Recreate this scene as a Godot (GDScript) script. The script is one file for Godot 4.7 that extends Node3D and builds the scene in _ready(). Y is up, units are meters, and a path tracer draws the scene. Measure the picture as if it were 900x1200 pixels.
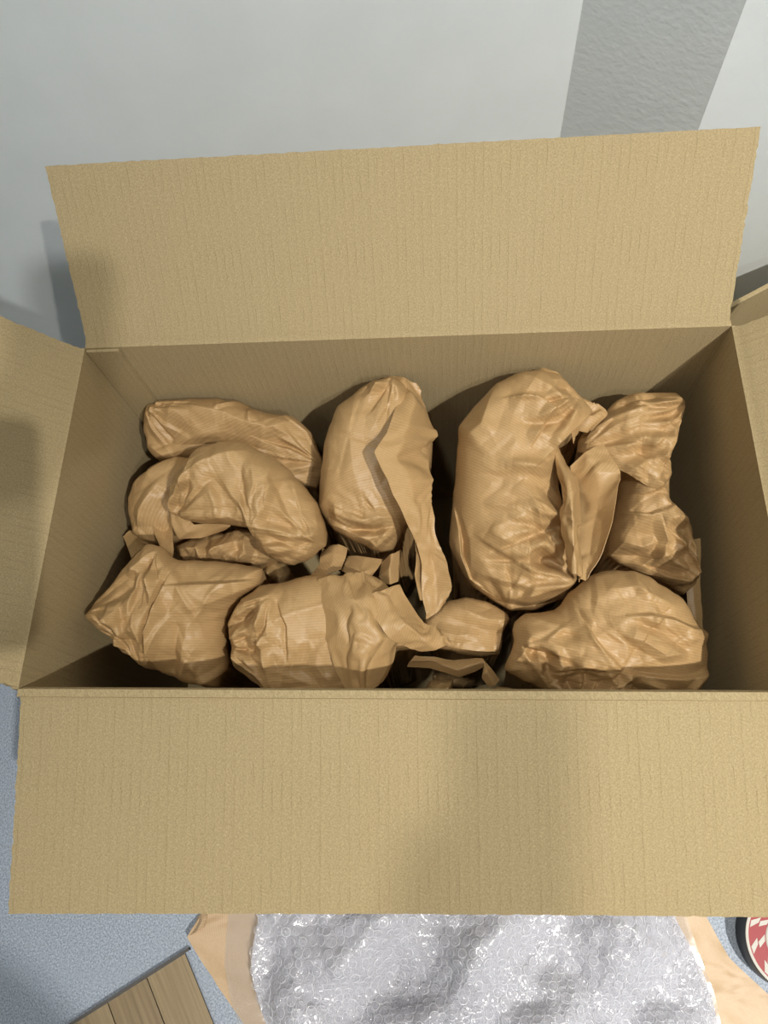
extends Node3D
# An opened corrugated box full of paper-wrapped things, standing on a speckled floor beside a wall.
# Metres, y up. The box's back rim edge lies along z = 0, its rim at y = RIM.

const RIM := 0.40
const BOX_W := 0.60
const BOX_D := 0.321
const BOARD := 0.006

var mats := {}

# ------------------------------------------------------------------ naming
func tag(o: Node, label: String, category := "", group := "", kind := "") -> void:
	if label: o.set_meta("label", label)
	if category: o.set_meta("category", category)
	if group: o.set_meta("group", group)
	if kind: o.set_meta("kind", kind)

func root_node(called: String, at: Vector3) -> Node3D:
	var o := Node3D.new()
	o.name = numbered(called)
	o.position = at
	add_child(o, true)
	return o

func numbered(called: String) -> String:
	if not has_node(NodePath(called)): return called
	var n := 1
	while has_node(NodePath("%s_%03d" % [called, n])): n += 1
	return "%s_%03d" % [called, n]

func put(called: String, mesh: Mesh, material: Material, parent: Node = self, at := Vector3.ZERO, turn := 0.0) -> MeshInstance3D:
	var o := MeshInstance3D.new()
	var n := called
	if parent.has_node(NodePath(n)):
		var i := 1
		while parent.has_node(NodePath("%s_%03d" % [called, i])): i += 1
		n = "%s_%03d" % [called, i]
	o.name = n
	o.mesh = mesh
	o.material_override = material
	o.position = at
	o.rotation.y = turn
	parent.add_child(o, true)
	return o

# ------------------------------------------------------------------ pictures for materials
func rng_for(s: int) -> RandomNumberGenerator:
	var r := RandomNumberGenerator.new()
	r.seed = s
	return r

func simplex(s: int, freq: float, oct := 1) -> FastNoiseLite:
	var n := FastNoiseLite.new()
	n.seed = s
	n.noise_type = FastNoiseLite.TYPE_SIMPLEX_SMOOTH
	n.frequency = freq
	n.fractal_type = FastNoiseLite.FRACTAL_FBM if oct > 1 else FastNoiseLite.FRACTAL_NONE
	n.fractal_octaves = oct
	return n

func gray_image(w: int, h: int, f: PackedFloat32Array) -> Image:
	var b := PackedByteArray()
	b.resize(w * h)
	for i in w * h: b[i] = int(clampf(f[i], 0.0, 1.0) * 255.0)
	return Image.create_from_data(w, h, false, Image.FORMAT_L8, b)

func tint_image(w: int, h: int, f: PackedFloat32Array, dark: Color, light: Color) -> Image:
	var b := PackedByteArray()
	b.resize(w * h * 3)
	for i in w * h:
		var c := dark.lerp(light, clampf(f[i], 0.0, 1.0))
		b[i * 3] = int(c.r * 255.0); b[i * 3 + 1] = int(c.g * 255.0); b[i * 3 + 2] = int(c.b * 255.0)
	var im := Image.create_from_data(w, h, false, Image.FORMAT_RGB8, b)
	im.generate_mipmaps()
	return im

func normal_from(im: Image, strength: float) -> ImageTexture:
	var c: Image = im.duplicate()
	c.convert(Image.FORMAT_RGBA8)
	c.bump_map_to_normal_map(strength)
	return ImageTexture.create_from_image(c)

func noise_tex(s: int, freq: float, size: int, lo: Color, hi: Color, oct := 3, type := FastNoiseLite.TYPE_SIMPLEX_SMOOTH) -> NoiseTexture2D:
	var n := simplex(s, freq, oct)
	n.noise_type = type
	var t := NoiseTexture2D.new()
	t.width = size; t.height = size; t.seamless = true; t.noise = n
	var g := Gradient.new()
	g.set_color(0, lo); g.set_color(1, hi)
	t.color_ramp = g
	return t

func noise_normal(s: int, freq: float, size: int, strength: float, oct := 3) -> NoiseTexture2D:
	var t := NoiseTexture2D.new()
	t.width = size; t.height = size; t.seamless = true
	t.noise = simplex(s, freq, oct)
	t.as_normal_map = true; t.bump_strength = strength
	return t

# ribbed kraft paper: thin machine-glazed ribs every 2.4 mm; one picture holds 16 ribs
func ribbed_paper(called: String, base: Color, s: int) -> void:
	var w := 256
	var r := rng_for(s)
	var h := PackedFloat32Array(); h.resize(w * w)
	var a := PackedFloat32Array(); a.resize(w * w)
	var cl := simplex(s, 0.03, 2)
	for y in w:
		var rib := 0.5 + 0.5 * cos(TAU * 16.0 * y / w)
		rib = pow(rib, 1.6)
		for x in w:
			var g := r.randf()
			h[y * w + x] = 0.25 + 0.6 * rib + 0.06 * g
			a[y * w + x] = 0.50 + 0.30 * rib + 0.14 * g + 0.12 * cl.get_noise_2d(x, y)
	var m := StandardMaterial3D.new()
	m.albedo_texture = ImageTexture.create_from_image(tint_image(w, w, a, base.darkened(0.16), base.lightened(0.07)))
	m.normal_enabled = true
	m.normal_texture = normal_from(gray_image(w, w, h), 2.0)
	m.normal_scale = PAPER_RIB
	m.roughness = 0.42
	m.metallic_specular = 0.42
	m.cull_mode = BaseMaterial3D.CULL_DISABLED
	mats[called] = m

# corrugated liner: washboard creases every 7.5 mm; one picture holds 16 flutes (120 mm)
func corrugated(called: String, base: Color, s: int, relief: float) -> void:
	var w := 512
	var r := rng_for(s)
	var h := PackedFloat32Array(); h.resize(w * w)
	var a := PackedFloat32Array(); a.resize(w * w)
	var grain := simplex(s, 0.09, 3)
	var wob := simplex(s + 1, 0.012, 2)
	var deep := PackedFloat32Array()
	for i in 16: deep.append(r.randf_range(0.45, 1.0))
	for y in w:
		for x in w:
			var ph := fposmod(16.0 * x / w + 0.012 * wob.get_noise_2d(0.0, y), 16.0)
			var k := int(ph) % 16
			var d := absf(ph - k - 0.5)
			var cut := maxf(0.0, 1.0 - d / 0.075) * deep[k] * clampf(0.55 + 1.0 * wob.get_noise_2d(k * 900.0, y * 0.5), 0.15, 1.0)
			var g := r.randf()
			h[y * w + x] = 0.62 - 0.34 * cut + 0.12 * cos(TAU * (ph - 0.5)) + 0.05 * grain.get_noise_2d(x, y) + 0.035 * g
			a[y * w + x] = 0.52 + 0.34 * grain.get_noise_2d(x * 1.4, y * 1.4) + 0.50 * (g - 0.5) - 0.34 * cut  # groove shade also put into the colour: crease lines come out darker
	var m := StandardMaterial3D.new()
	m.albedo_texture = ImageTexture.create_from_image(tint_image(w, w, a, base.darkened(0.24), base.lightened(0.15)))
	m.normal_enabled = true
	m.normal_texture = normal_from(gray_image(w, w, h), 4.0)
	m.normal_scale = relief
	m.roughness = 0.82
	m.metallic_specular = 0.25
	m.uv1_scale = Vector3(1.0 / 0.12, 1.0 / 0.12, 1.0)
	m.cull_mode = BaseMaterial3D.CULL_DISABLED
	mats[called] = m

const PAPER_RIB := 0.22

func make_materials() -> void:
	ribbed_paper("kraft", Color(0.725, 0.582, 0.385), 11)
	ribbed_paper("kraft_shaded", Color(0.68, 0.552, 0.362), 12)  # darkened kraft: shade put into the colour of papers down in gaps
	ribbed_paper("kraft_floor", Color(0.83, 0.70, 0.54), 13)
	for k in ["kraft", "kraft_shaded", "kraft_floor"]:
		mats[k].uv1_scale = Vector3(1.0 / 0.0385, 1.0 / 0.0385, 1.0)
	corrugated("card", Color(0.735, 0.645, 0.465), 21, 0.5)
	corrugated("card_smooth", Color(0.72, 0.63, 0.45), 22, 0.12)
	# painted walls
	var wm := StandardMaterial3D.new()
	wm.albedo_texture = noise_tex(31, 0.012, 512, Color(0.865, 0.88, 0.87), Color(0.885, 0.90, 0.89), 4)
	wm.normal_enabled = true
	wm.normal_texture = noise_normal(32, 0.05, 512, 2.0, 3)
	wm.normal_scale = 0.06
	wm.uv1_triplanar = true; wm.uv1_world_triplanar = true; wm.uv1_scale = Vector3(2, 2, 2)
	wm.roughness = 0.6
	mats.wall = wm
	var rough: StandardMaterial3D = wm.duplicate()
	rough.normal_texture = noise_normal(33, 0.045, 512, 6.0, 4)
	rough.normal_scale = 0.14
	rough.uv1_scale = Vector3(5, 5, 5)
	mats.wall_rough = rough
	var fm := StandardMaterial3D.new()
	fm.albedo_texture = noise_tex(41, 0.3, 512, Color(0.46, 0.50, 0.56), Color(0.84, 0.875, 0.92), 2)
	fm.normal_enabled = true
	fm.normal_texture = noise_normal(42, 0.3, 512, 3.0, 2)
	fm.normal_scale = 0.3
	fm.uv1_triplanar = true; fm.uv1_world_triplanar = true; fm.uv1_scale = Vector3(2.6, 2.6, 2.6)
	fm.roughness = 0.6
	mats.floor = fm
	var cm := StandardMaterial3D.new()
	cm.albedo_color = Color(0.9, 0.9, 0.89); cm.roughness = 0.8
	mats.ceiling = cm
	# clear film of the bubble wrap
	var film := StandardMaterial3D.new()
	film.transparency = BaseMaterial3D.TRANSPARENCY_ALPHA
	film.albedo_color = Color(0.95, 0.95, 0.98, 0.25)
	film.roughness = 0.12
	film.metallic_specular = 0.7
	film.cull_mode = BaseMaterial3D.CULL_DISABLED
	mats.film = film
	var flat: StandardMaterial3D = film.duplicate()
	flat.albedo_color = Color(0.90, 0.88, 0.86, 0.12)
	mats.film_flat = flat
	var bub: StandardMaterial3D = film.duplicate()
	bub.albedo_color = Color(0.93, 0.93, 0.97, 0.10)
	bub.roughness = 0.07
	bub.metallic_specular = 1.0
	mats.bubble = bub
	var rimm: StandardMaterial3D = film.duplicate()
	rimm.albedo_color = Color(0.96, 0.96, 0.98, 0.42)
	rimm.roughness = 0.18
	mats.bubble_rim = rimm
	mats.black = plain(Color(0.055, 0.055, 0.06), 0.42)
	mats.red = plain(Color(0.60, 0.07, 0.10), 0.5)
	mats.pale = plain(Color(0.80, 0.78, 0.74), 0.6)
	mats.joint = plain(Color(0.36, 0.34, 0.32), 0.7)
	mats.white_trim = plain(Color(0.9, 0.9, 0.9), 0.5)

func plain(c: Color, rough: float) -> StandardMaterial3D:
	var m := StandardMaterial3D.new()
	m.albedo_color = c; m.roughness = rough
	return m

func wood(called: String, s: int, tone: float) -> void:
	var w := 128
	var h := 512
	var r := rng_for(s)
	var n := simplex(s, 0.03, 3)
	var f := PackedFloat32Array(); f.resize(w * h)
	var kx := r.randf_range(40, 90); var ky := r.randf_range(120, 330)
	for y in h:
		for x in w:
			var dx := (x - kx) / 9.0
			var dy := (y - ky) / 26.0
			var k := exp(-(dx * dx + dy * dy))
			var v := x * 0.16 + 2.2 * n.get_noise_2d(x * 0.6, y * 0.09) + k * 5.0
			f[y * w + x] = tone + 0.08 * sin(v * 2.0) + 0.30 * n.get_noise_2d(x * 2.5, y * 0.12 + 90.0) + 0.12 * (r.randf() - 0.5) - 0.38 * k
	var m := StandardMaterial3D.new()
	m.albedo_texture = ImageTexture.create_from_image(tint_image(w, h, f, Color(0.47, 0.39, 0.28), Color(0.68, 0.60, 0.465)))
	m.roughness = 0.5
	mats[called] = m

# ------------------------------------------------------------------ shapes
func array_mesh(v: PackedVector3Array, n: PackedVector3Array, uv: PackedVector2Array, ix: PackedInt32Array) -> ArrayMesh:
	var a := []
	a.resize(Mesh.ARRAY_MAX)
	a[Mesh.ARRAY_VERTEX] = v
	if n.size(): a[Mesh.ARRAY_NORMAL] = n
	if uv.size(): a[Mesh.ARRAY_TEX_UV] = uv
	a[Mesh.ARRAY_INDEX] = ix
	var m := ArrayMesh.new()
	m.add_surface_from_arrays(Mesh.PRIMITIVE_TRIANGLES, a)
	return m

func smooth_mesh(v: PackedVector3Array, uv: PackedVector2Array, ix: PackedInt32Array) -> ArrayMesh:
	var st := SurfaceTool.new()
	var a := []
	a.resize(Mesh.ARRAY_MAX)
	a[Mesh.ARRAY_VERTEX] = v; a[Mesh.ARRAY_TEX_UV] = uv; a[Mesh.ARRAY_INDEX] = ix
	st.create_from_arrays(a)
	st.generate_normals()
	return st.commit()

# a sheet with thickness from a grid of points (nu columns, nv rows; the face looks along du x dv reversed by flip)
func slab(p: PackedVector3Array, nu: int, nv: int, thick: float, uv: PackedVector2Array, flip := false) -> ArrayMesh:
	var n := PackedVector3Array(); n.resize(nu * nv)
	for j in nv:
		for i in nu:
			var du := p[j * nu + mini(i + 1, nu - 1)] - p[j * nu + maxi(i - 1, 0)]
			var dv := p[mini(j + 1, nv - 1) * nu + i] - p[maxi(j - 1, 0) * nu + i]
			var c := du.cross(dv).normalized()
			n[j * nu + i] = -c if flip else c
	var V := PackedVector3Array(); var N := PackedVector3Array(); var T := PackedVector2Array(); var I := PackedInt32Array()
	V.append_array(p); N.append_array(n); T.append_array(uv)
	var back := nu * nv
	for k in nu * nv:
		V.append(p[k] - n[k] * thick); N.append(-n[k]); T.append(uv[k])
	for j in nv - 1:
		for i in nu - 1:
			var a := j * nu + i
			var b := a + 1
			var c := a + nu
			var d := c + 1
			if flip:
				I.append_array([a, b, c, b, d, c, back + a, back + c, back + b, back + b, back + c, back + d])
			else:
				I.append_array([a, c, b, b, c, d, back + a, back + b, back + c, back + b, back + d, back + c])
	var rim: Array[int] = []
	for i in nu - 1: rim.append(i)
	for j in nv - 1: rim.append(j * nu + nu - 1)
	for i in nu - 1: rim.append((nv - 1) * nu + nu - 1 - i)
	for j in nv - 1: rim.append((nv - 1 - j) * nu)
	for k in rim.size():
		var a := rim[k]
		var b := rim[(k + 1) % rim.size()]
		var e := (p[b] - p[a]).cross(n[a]).normalized()
		if not flip: e = e
		else: e = -e
		var o := V.size()
		for q in [p[a], p[b], p[a] - n[a] * thick, p[b] - n[b] * thick]:
			V.append(q); N.append(e)
		T.append_array([uv[a], uv[b], uv[a] + Vector2(0.003, 0.003), uv[b] + Vector2(0.003, 0.003)])
		if flip: I.append_array([o, o + 2, o + 1, o + 1, o + 2, o + 3])
		else: I.append_array([o, o + 1, o + 2, o + 1, o + 3, o + 2])
	return array_mesh(V, N, T, I)

func spline(a: Vector3, b: Vector3, c: Vector3, d: Vector3, t: float) -> Vector3:
	return 0.5 * (2.0 * b + (c - a) * t + (2.0 * a - 5.0 * b + 4.0 * c - d) * t * t + (3.0 * b - a - 3.0 * c + d) * t * t * t)

# crumple: how far creased paper stands off its smooth shape at a place (metres in, about -1..1 out): flat facets
# between straight creases, on a wandering lattice of random heights, coarse and fine
class Crumple:
	var warp := FastNoiseLite.new()
	var mask := FastNoiseLite.new()
	var seed_n := 0
	var turn := 0.0
	var coarse := 0.030
	func _init(s: int, cell := 0.030):
		for q in [[warp, 22.0, s], [mask, 13.0, s + 2]]:
			q[0].noise_type = FastNoiseLite.TYPE_SIMPLEX_SMOOTH
			q[0].frequency = q[1]; q[0].seed = q[2]; q[0].fractal_type = FastNoiseLite.FRACTAL_NONE
		seed_n = s
		turn = fmod(s * 0.731, PI)
		coarse = cell
	func rnd(i: int, j: int) -> float:
		var h := (i * 374761393 + j * 668265263 + seed_n * 1442695041) & 0x7fffffff
		h = ((h ^ (h >> 13)) * 1274126177) & 0x7fffffff
		return float((h ^ (h >> 16)) & 0xffff) / 32767.5 - 1.0
	func facet(x: float, y: float) -> float:
		var sk := (x + y) * 0.3660254
		var i := floori(x + sk)
		var j := floori(y + sk)
		var fx := x + sk - i
		var fy := y + sk - j
		if fx > fy:
			return rnd(i, j) * (1.0 - fx) + rnd(i + 1, j) * (fx - fy) + rnd(i + 1, j + 1) * fy
		return rnd(i, j) * (1.0 - fy) + rnd(i, j + 1) * (fy - fx) + rnd(i + 1, j + 1) * fx
	func at(a: float, b: float) -> float:
		var m := clampf(0.45 + 1.2 * mask.get_noise_2d(a, b), 0.08, 1.0)
		var wa := a + 0.016 * warp.get_noise_2d(a, b)
		var wb := b + 0.016 * warp.get_noise_2d(a + 3.7, b - 1.9)
		var x := (wa * cos(turn) + wb * sin(turn)) / coarse
		var y := (-wa * sin(turn) + wb * cos(turn)) / (coarse * 1.7)
		return facet(x, y) * (0.35 + 0.65 * m) + m * 0.42 * facet(x * 2.3 + 11.0, y * 2.6 + 5.0)

# A paper-wrapped thing: an outline and a dome above it in a plane tipped 20 degrees to the front, creased along
# hand-placed folds (amplitude, width on each side, then the points; all millimetres), and a body below it:
# deep > 0 lets it stand on the box's base, else it lies and is |deep| thick.
func wrapped(o: Node3D, material: Material, top: float, outline: Array, folds: Array, s: int, ribs: float, crease := 1.0, foot := 0.02, power := 2.0, called := "paper_wrap") -> void:
	var ex := Vector3(1, 0, 0)
	var tip := deg_to_rad(20.0)
	var up := Vector3(0, cos(tip), sin(tip))
	var eb := Vector3(0, sin(tip), -cos(tip))
	var K := 440
	var R := 88
	# outline, resampled evenly
	var pts := PackedVector2Array()
	var m := outline.size() / 2
	for i in m: pts.append(Vector2(outline[2 * i], outline[2 * i + 1]) * 0.001)
	var dense := PackedVector2Array()
	for i in m:
		var a := pts[(i + m - 1) % m]; var b := pts[i]; var c := pts[(i + 1) % m]; var d := pts[(i + 2) % m]
		for t in 10:
			var sp := b.cubic_interpolate(c, a, d, t / 10.0)
			dense.append(sp.lerp(b.lerp(c, t / 10.0), 0.72))
	var total := 0.0
	for i in dense.size(): total += dense[i].distance_to(dense[(i + 1) % dense.size()])
	var rim := PackedVector2Array()
	var at := 0.0
	var seg := 0
	var seg0 := 0.0
	for k in K:
		var want := total * k / K
		var L := dense[seg].distance_to(dense[(seg + 1) % dense.size()])
		while seg0 + L < want and seg < dense.size() - 1:
			seg0 += L; seg += 1
			L = dense[seg].distance_to(dense[(seg + 1) % dense.size()])
		rim.append(dense[seg].lerp(dense[(seg + 1) % dense.size()], clampf((want - seg0) / maxf(L, 1e-6), 0.0, 1.0)))
	var area := 0.0
	for k in K: area += rim[k].cross(rim[(k + 1) % K])
	if area < 0.0: rim.reverse()          # anticlockwise seen from above
	var cr := Crumple.new(s)
	for k in K: rim[k] += rim[k].normalized() * (0.0016 * crease * cr.facet(rim[k].x / 0.012, rim[k].y / 0.012))
	var flat := PackedVector2Array()
	var hgt := PackedFloat32Array()
	for j in R + 1:
		var sn := sin(0.5 * PI * j / R)
		for k in K:
			var q := rim[k] * sn
			flat.append(q)
			var fade := 1.0 - 0.65 * pow(sn, 6.0)
			hgt.append(top * pow(maxf(0.0, 1.0 - pow(sn, power)), 0.5) + crease * 0.0070 * fade * cr.at(q.x, q.y))
	# the hand-placed folds
	var r := rng_for(s)
	var reach := 0.0
	for q in rim: reach = maxf(reach, q.length())
	var all := folds.duplicate()
	for i in int(26 * clampf(crease, 0.4, 1.0)):      # stray wrinkles
		var c := rim[r.randi() % K] * sqrt(r.randf()) * 1000.0
		var an := r.randf() * TAU
		var L := reach * 1000.0 * r.randf_range(0.12, 0.45)
		var d := Vector2(cos(an), sin(an)) * L
		var b := d.orthogonal() * r.randf_range(-0.12, 0.12)
		var wn := r.randf_range(2.5, 7.0)
		all.append([r.randf_range(-1.0, 1.0) * 0.34 * wn, wn, wn * r.randf_range(0.6, 2.0), c.x - d.x, c.y - d.y, c.x + b.x, c.y + b.y, c.x + d.x, c.y + d.y])
	for f in all:
		var amp: float = f[0] * 0.0013
		var wl: float = f[1] * 0.001
		var wr: float = f[2] * 0.001
		var line := PackedVector2Array()
		for i in range(3, f.size(), 2): line.append(Vector2(f[i], f[i + 1]) * 0.001)
		var wmax := maxf(wl, wr)
		var box := Rect2(line[0], Vector2.ZERO)
		for q in line: box = box.expand(q)
		box = box.grow(wmax)
		var cum := PackedFloat32Array([0.0])
		for i in line.size() - 1: cum.append(cum[cum.size() - 1] + line[i].distance_to(line[i + 1]))
		for v in flat.size():
			var q := flat[v]
			if not box.has_point(q): continue
			var best := 1e9
			var side: float = 0.0
			var along := 0.0
			for i in line.size() - 1:
				var A := line[i]
				var E := line[i + 1] - A
				var t := clampf((q - A).dot(E) / E.length_squared(), 0.0, 1.0)
				var dd := q.distance_to(A + E * t)
				if dd < best:
					best = dd; side = E.cross(q - A); along = cum[i] + t * E.length()
			var w := wl if side > 0.0 else wr
			if best >= w: continue
			var u: float = along / cum[cum.size() - 1]
			hgt[v] += amp * pow(1.0 - best / w, 1.1) * pow(clampf(4.0 * u * (1.0 - u) + 0.12, 0.0, 1.0), 0.6)
	var V := PackedVector3Array(); var T := PackedVector2Array(); var I := PackedInt32Array()
	# pressed against the box's panels, never through them
	var home := o.position
	var inside := func(p: Vector3) -> Vector3: return (p + home).clamp(Vector3(-BOX_W * 0.5 + 0.005, 0.009, 0.008), Vector3(BOX_W * 0.5 - 0.005, 1.0, BOX_D - 0.005)) - home
	var cs := cos(ribs); var sn2 := sin(ribs)
	for v in flat.size():
		var q := flat[v]
		V.append(inside.call(ex * q.x + eb * q.y + up * hgt[v]))
		var w := q + Vector2(0.25, -0.2) * hgt[v]
		T.append(Vector2(w.x * cs + w.y * sn2, -w.x * sn2 + w.y * cs))
	for j in R:
		for k in K:
			var a := j * K + k
			var b := j * K + (k + 1) % K
			var c := a + K
			var d := b + K
			if j > 0: I.append_array([a, b, c])
			I.append_array([b, d, c])
	# the body below
	var low := 12
	var base := (R) * K
	for j in range(1, low + 1):
		var t := float(j) / low
		for k in K:
			var e := V[base + k]
			var p: Vector3
			var ph := 3.0 * cr.warp.get_noise_2d(k * 0.02 + s, t * 0.03)
			if foot > 0.0:
				var y := lerpf(e.y, foot - o.position.y, t)
				var sh := 1.0 - 0.13 * pow(t, 0.45) - 0.12 * maxf(0.0, t - 0.85) / 0.15 + 0.012 * ph
				p = Vector3(e.x * sh, y, e.z * sh - 0.0 * t)
			else:
				var sn := cos(0.5 * PI * t)
				p = ex * rim[k].x * sn + eb * rim[k].y * sn + up * (foot * sqrt(maxf(0.0, 1.0 - sn * sn)))
			V.append(inside.call(p))
			T.append(Vector2(k * total / K, e.y - p.y))
	for j in low:
		for k in K:
			var a := base + j * K + k
			var b := base + j * K + (k + 1) % K
			I.append_array([a, b, a + K, b, b + K, a + K])
	var cap := V.size()
	var mid := Vector3.ZERO
	for k in K: mid += V[base + low * K + k]
	V.append(mid / K); T.append(Vector2.ZERO)
	for k in K: I.append_array([base + low * K + k, base + low * K + (k + 1) % K, cap])
	put(called, smooth_mesh(V, T, I), material, o)

# a loose piece of paper through a net of points (rows of equal length, millimetres from the owner's origin)
func paper_sheet(o: Node3D, called: String, material: Material, rows: Array, s: int, ribs: float, crease := 1.0, fine := 12) -> MeshInstance3D:
	var nr := rows.size()
	var nc: int = rows[0].size() / 3
	var net := []
	for r in rows:
		var line := PackedVector3Array()
		for i in nc: line.append(Vector3(r[3 * i], r[3 * i + 1], r[3 * i + 2]) * 0.001)
		net.append(line)
	var nu := (nc - 1) * fine + 1
	var nv := (nr - 1) * fine + 1
	var P := PackedVector3Array(); var T := PackedVector2Array()
	var cr := Crumple.new(s, 0.022)
	var lu := 0.0
	var lv := 0.0
	for i in nc - 1: lu += net[nr / 2][i].distance_to(net[nr / 2][i + 1])
	for j in nr - 1: lv += net[j][nc / 2].distance_to(net[j + 1][nc / 2])
	for jj in nv:
		var j := mini(jj / fine, nr - 2)
		var tv := float(jj - j * fine) / fine
		var cols := PackedVector3Array()
		for i in nc:
			cols.append(spline(net[maxi(j - 1, 0)][i], net[j][i], net[j + 1][i], net[mini(j + 2, nr - 1)][i], tv))
		for ii in nu:
			var i := mini(ii / fine, nc - 2)
			var tu := float(ii - i * fine) / fine
			var soft := spline(cols[maxi(i - 1, 0)], cols[i], cols[i + 1], cols[mini(i + 2, nc - 1)], tu)
			var a: Vector3 = net[j][i].lerp(net[j + 1][i], tv)
			var b: Vector3 = net[j][i + 1].lerp(net[j + 1][i + 1], tv)
			P.append(soft.lerp(a.lerp(b, tu), 0.8))
			var q := Vector2(lu * ii / (nu - 1), lv * jj / (nv - 1))
			T.append(Vector2(q.x * cos(ribs) + q.y * sin(ribs), -q.x * sin(ribs) + q.y * cos(ribs)))
	var Q := P.duplicate()
	for jj in nv:
		for ii in nu:
			var du := P[jj * nu + mini(ii + 1, nu - 1)] - P[jj * nu + maxi(ii - 1, 0)]
			var dv := P[mini(jj + 1, nv - 1) * nu + ii] - P[maxi(jj - 1, 0) * nu + ii]
			var n := du.cross(dv).normalized()
			var q := Vector2(lu * ii / (nu - 1), lv * jj / (nv - 1))
			Q[jj * nu + ii] += n * (crease * 0.0048 * cr.at(q.x, q.y))
	return put(called, slab(Q, nu, nv, 0.0005, T), material, o)

# a corrugated panel: point at (u, v), u along the fold line, v away from it; grown out along its normal for thickness
func panel(o: Node3D, called: String, nu: int, nv: int, thick: float, at: Callable, lu: float, lv: float, material: Material, flip := false) -> MeshInstance3D:
	var P := PackedVector3Array(); var T := PackedVector2Array()
	for j in nv:
		for i in nu:
			var u := float(i) / (nu - 1)
			var v := float(j) / (nv - 1)
			P.append(at.call(u, v))
			T.append(Vector2(u * lu, v * lv))
	return put(called, slab(P, nu, nv, thick, T, flip), material, o)

func box_mesh(size: Vector3) -> BoxMesh:
	var b := BoxMesh.new()
	b.size = size
	return b

# upright block on a plan of points (anticlockwise from above or not, both sides are drawn)
func prism(plan: Array, y0: float, y1: float) -> ArrayMesh:
	var st := SurfaceTool.new()
	st.begin(Mesh.PRIMITIVE_TRIANGLES)
	st.set_smooth_group(-1)
	var n := plan.size()
	for i in n:
		var a: Vector3 = plan[i]
		var b: Vector3 = plan[(i + 1) % n]
		var p := [a + Vector3(0, y0, 0), b + Vector3(0, y0, 0), b + Vector3(0, y1, 0), a + Vector3(0, y1, 0)]
		for k in [0, 2, 1, 0, 3, 2]: st.add_vertex(p[k])
	for i in range(1, n - 1):
		for y in [y0, y1]:
			for q in [plan[0], plan[i], plan[i + 1]]: st.add_vertex(q + Vector3(0, y, 0))
	st.generate_normals()
	return st.commit()

# turned shape about y: profile points (radius, height)
func lathe(profile: Array, seg := 96) -> ArrayMesh:
	var st := SurfaceTool.new()
	st.begin(Mesh.PRIMITIVE_TRIANGLES)
	for i in profile.size() - 1:
		var p: Vector2 = profile[i]
		var q: Vector2 = profile[i + 1]
		st.set_smooth_group(i)
		for k in seg:
			var a := TAU * k / seg
			var b := TAU * (k + 1) / seg
			var pa := Vector3(p.x * cos(a), p.y, p.x * sin(a)); var pb := Vector3(p.x * cos(b), p.y, p.x * sin(b))
			var qa := Vector3(q.x * cos(a), q.y, q.x * sin(a)); var qb := Vector3(q.x * cos(b), q.y, q.x * sin(b))
			for w in [pa, pb, qa, pb, qb, qa]: st.add_vertex(w)
	st.generate_normals()
	return st.commit()

# ------------------------------------------------------------------ the scene
func _ready() -> void:
	make_view()
	make_materials()
	make_room()
	make_box()
	make_second_box()
	make_floor_things()
	make_contents()
	make_photographer()

func make_view() -> void:
	var cam := Camera3D.new()
	cam.name = "camera"
	cam.position = Vector3(0.0402, 0.9685, 0.3988)
	cam.rotation_degrees = Vector3(-67.946, 12.370, -12.351)
	cam.fov = 70.111
	cam.near = 0.02
	add_child(cam)
	cam.make_current()
	var env := Environment.new()
	env.background_mode = Environment.BG_COLOR
	env.background_color = Color(0.05, 0.05, 0.055)
	env.tonemap_mode = Environment.TONE_MAPPER_LINEAR
	env.tonemap_exposure = 0.95
	env.sdfgi_enabled = true; env.ssao_enabled = true; env.ssil_enabled = true
	var we := WorldEnvironment.new()
	we.name = "environment"
	we.environment = env
	add_child(we)
	# light of unseen lamps, wall wash and panels added; fittings are built in make_room()
	spot(MAIN, Vector3(1.1, 0.0, 0.6), 10.6, 38.0, 1.0, 0.028, Color(1.0, 0.985, 0.955))
	spot(SECOND, Vector3(0.5, 0.0, 0.9), 2.7, 31.0, 1.0, 0.08, Color(1.0, 0.985, 0.955))
	spot(WALL_WASH, Vector3(-0.08, 1.36, -0.27), 7.2, 22.5, 1.0, 0.05, Color(0.985, 0.99, 1.0))
	area(FILL_PANEL_A, 0.36)
	area(FILL_PANEL_B, 0.30)

const MAIN := Vector3(1.35, 2.93, 1.40)  # unseen lamp, placed to light box and contents from the right
const SECOND := Vector3(-0.22, 2.93, 0.60)  # unseen overhead lamp, aimed to leave the left and back flaps dimmer
const WALL_WASH := Vector3(1.2, 2.93, 2.0)  # added lamp, brightens the back wall and mostly misses the box
const FILL_PANEL_A := Vector3(-0.9, 2.93, 1.9)  # added panel, soft fill light from the front left
const FILL_PANEL_B := Vector3(0.9, 2.93, 2.1)  # added panel, soft fill light from the front right

func spot(at: Vector3, aim: Vector3, energy: float, angle: float, soft: float, size: float, c: Color) -> void:
	var l := SpotLight3D.new()
	l.name = numbered("unseen_downlight_beam")
	l.position = at - Vector3(0, 0.02, 0)
	l.basis = Basis.looking_at(aim - at, Vector3(0, 0, -1))
	l.spot_angle = angle; l.spot_angle_attenuation = soft
	l.spot_range = 8.0; l.spot_attenuation = 2.0
	l.light_energy = energy; l.light_size = size; l.light_color = c
	l.shadow_enabled = true
	add_child(l)

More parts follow.
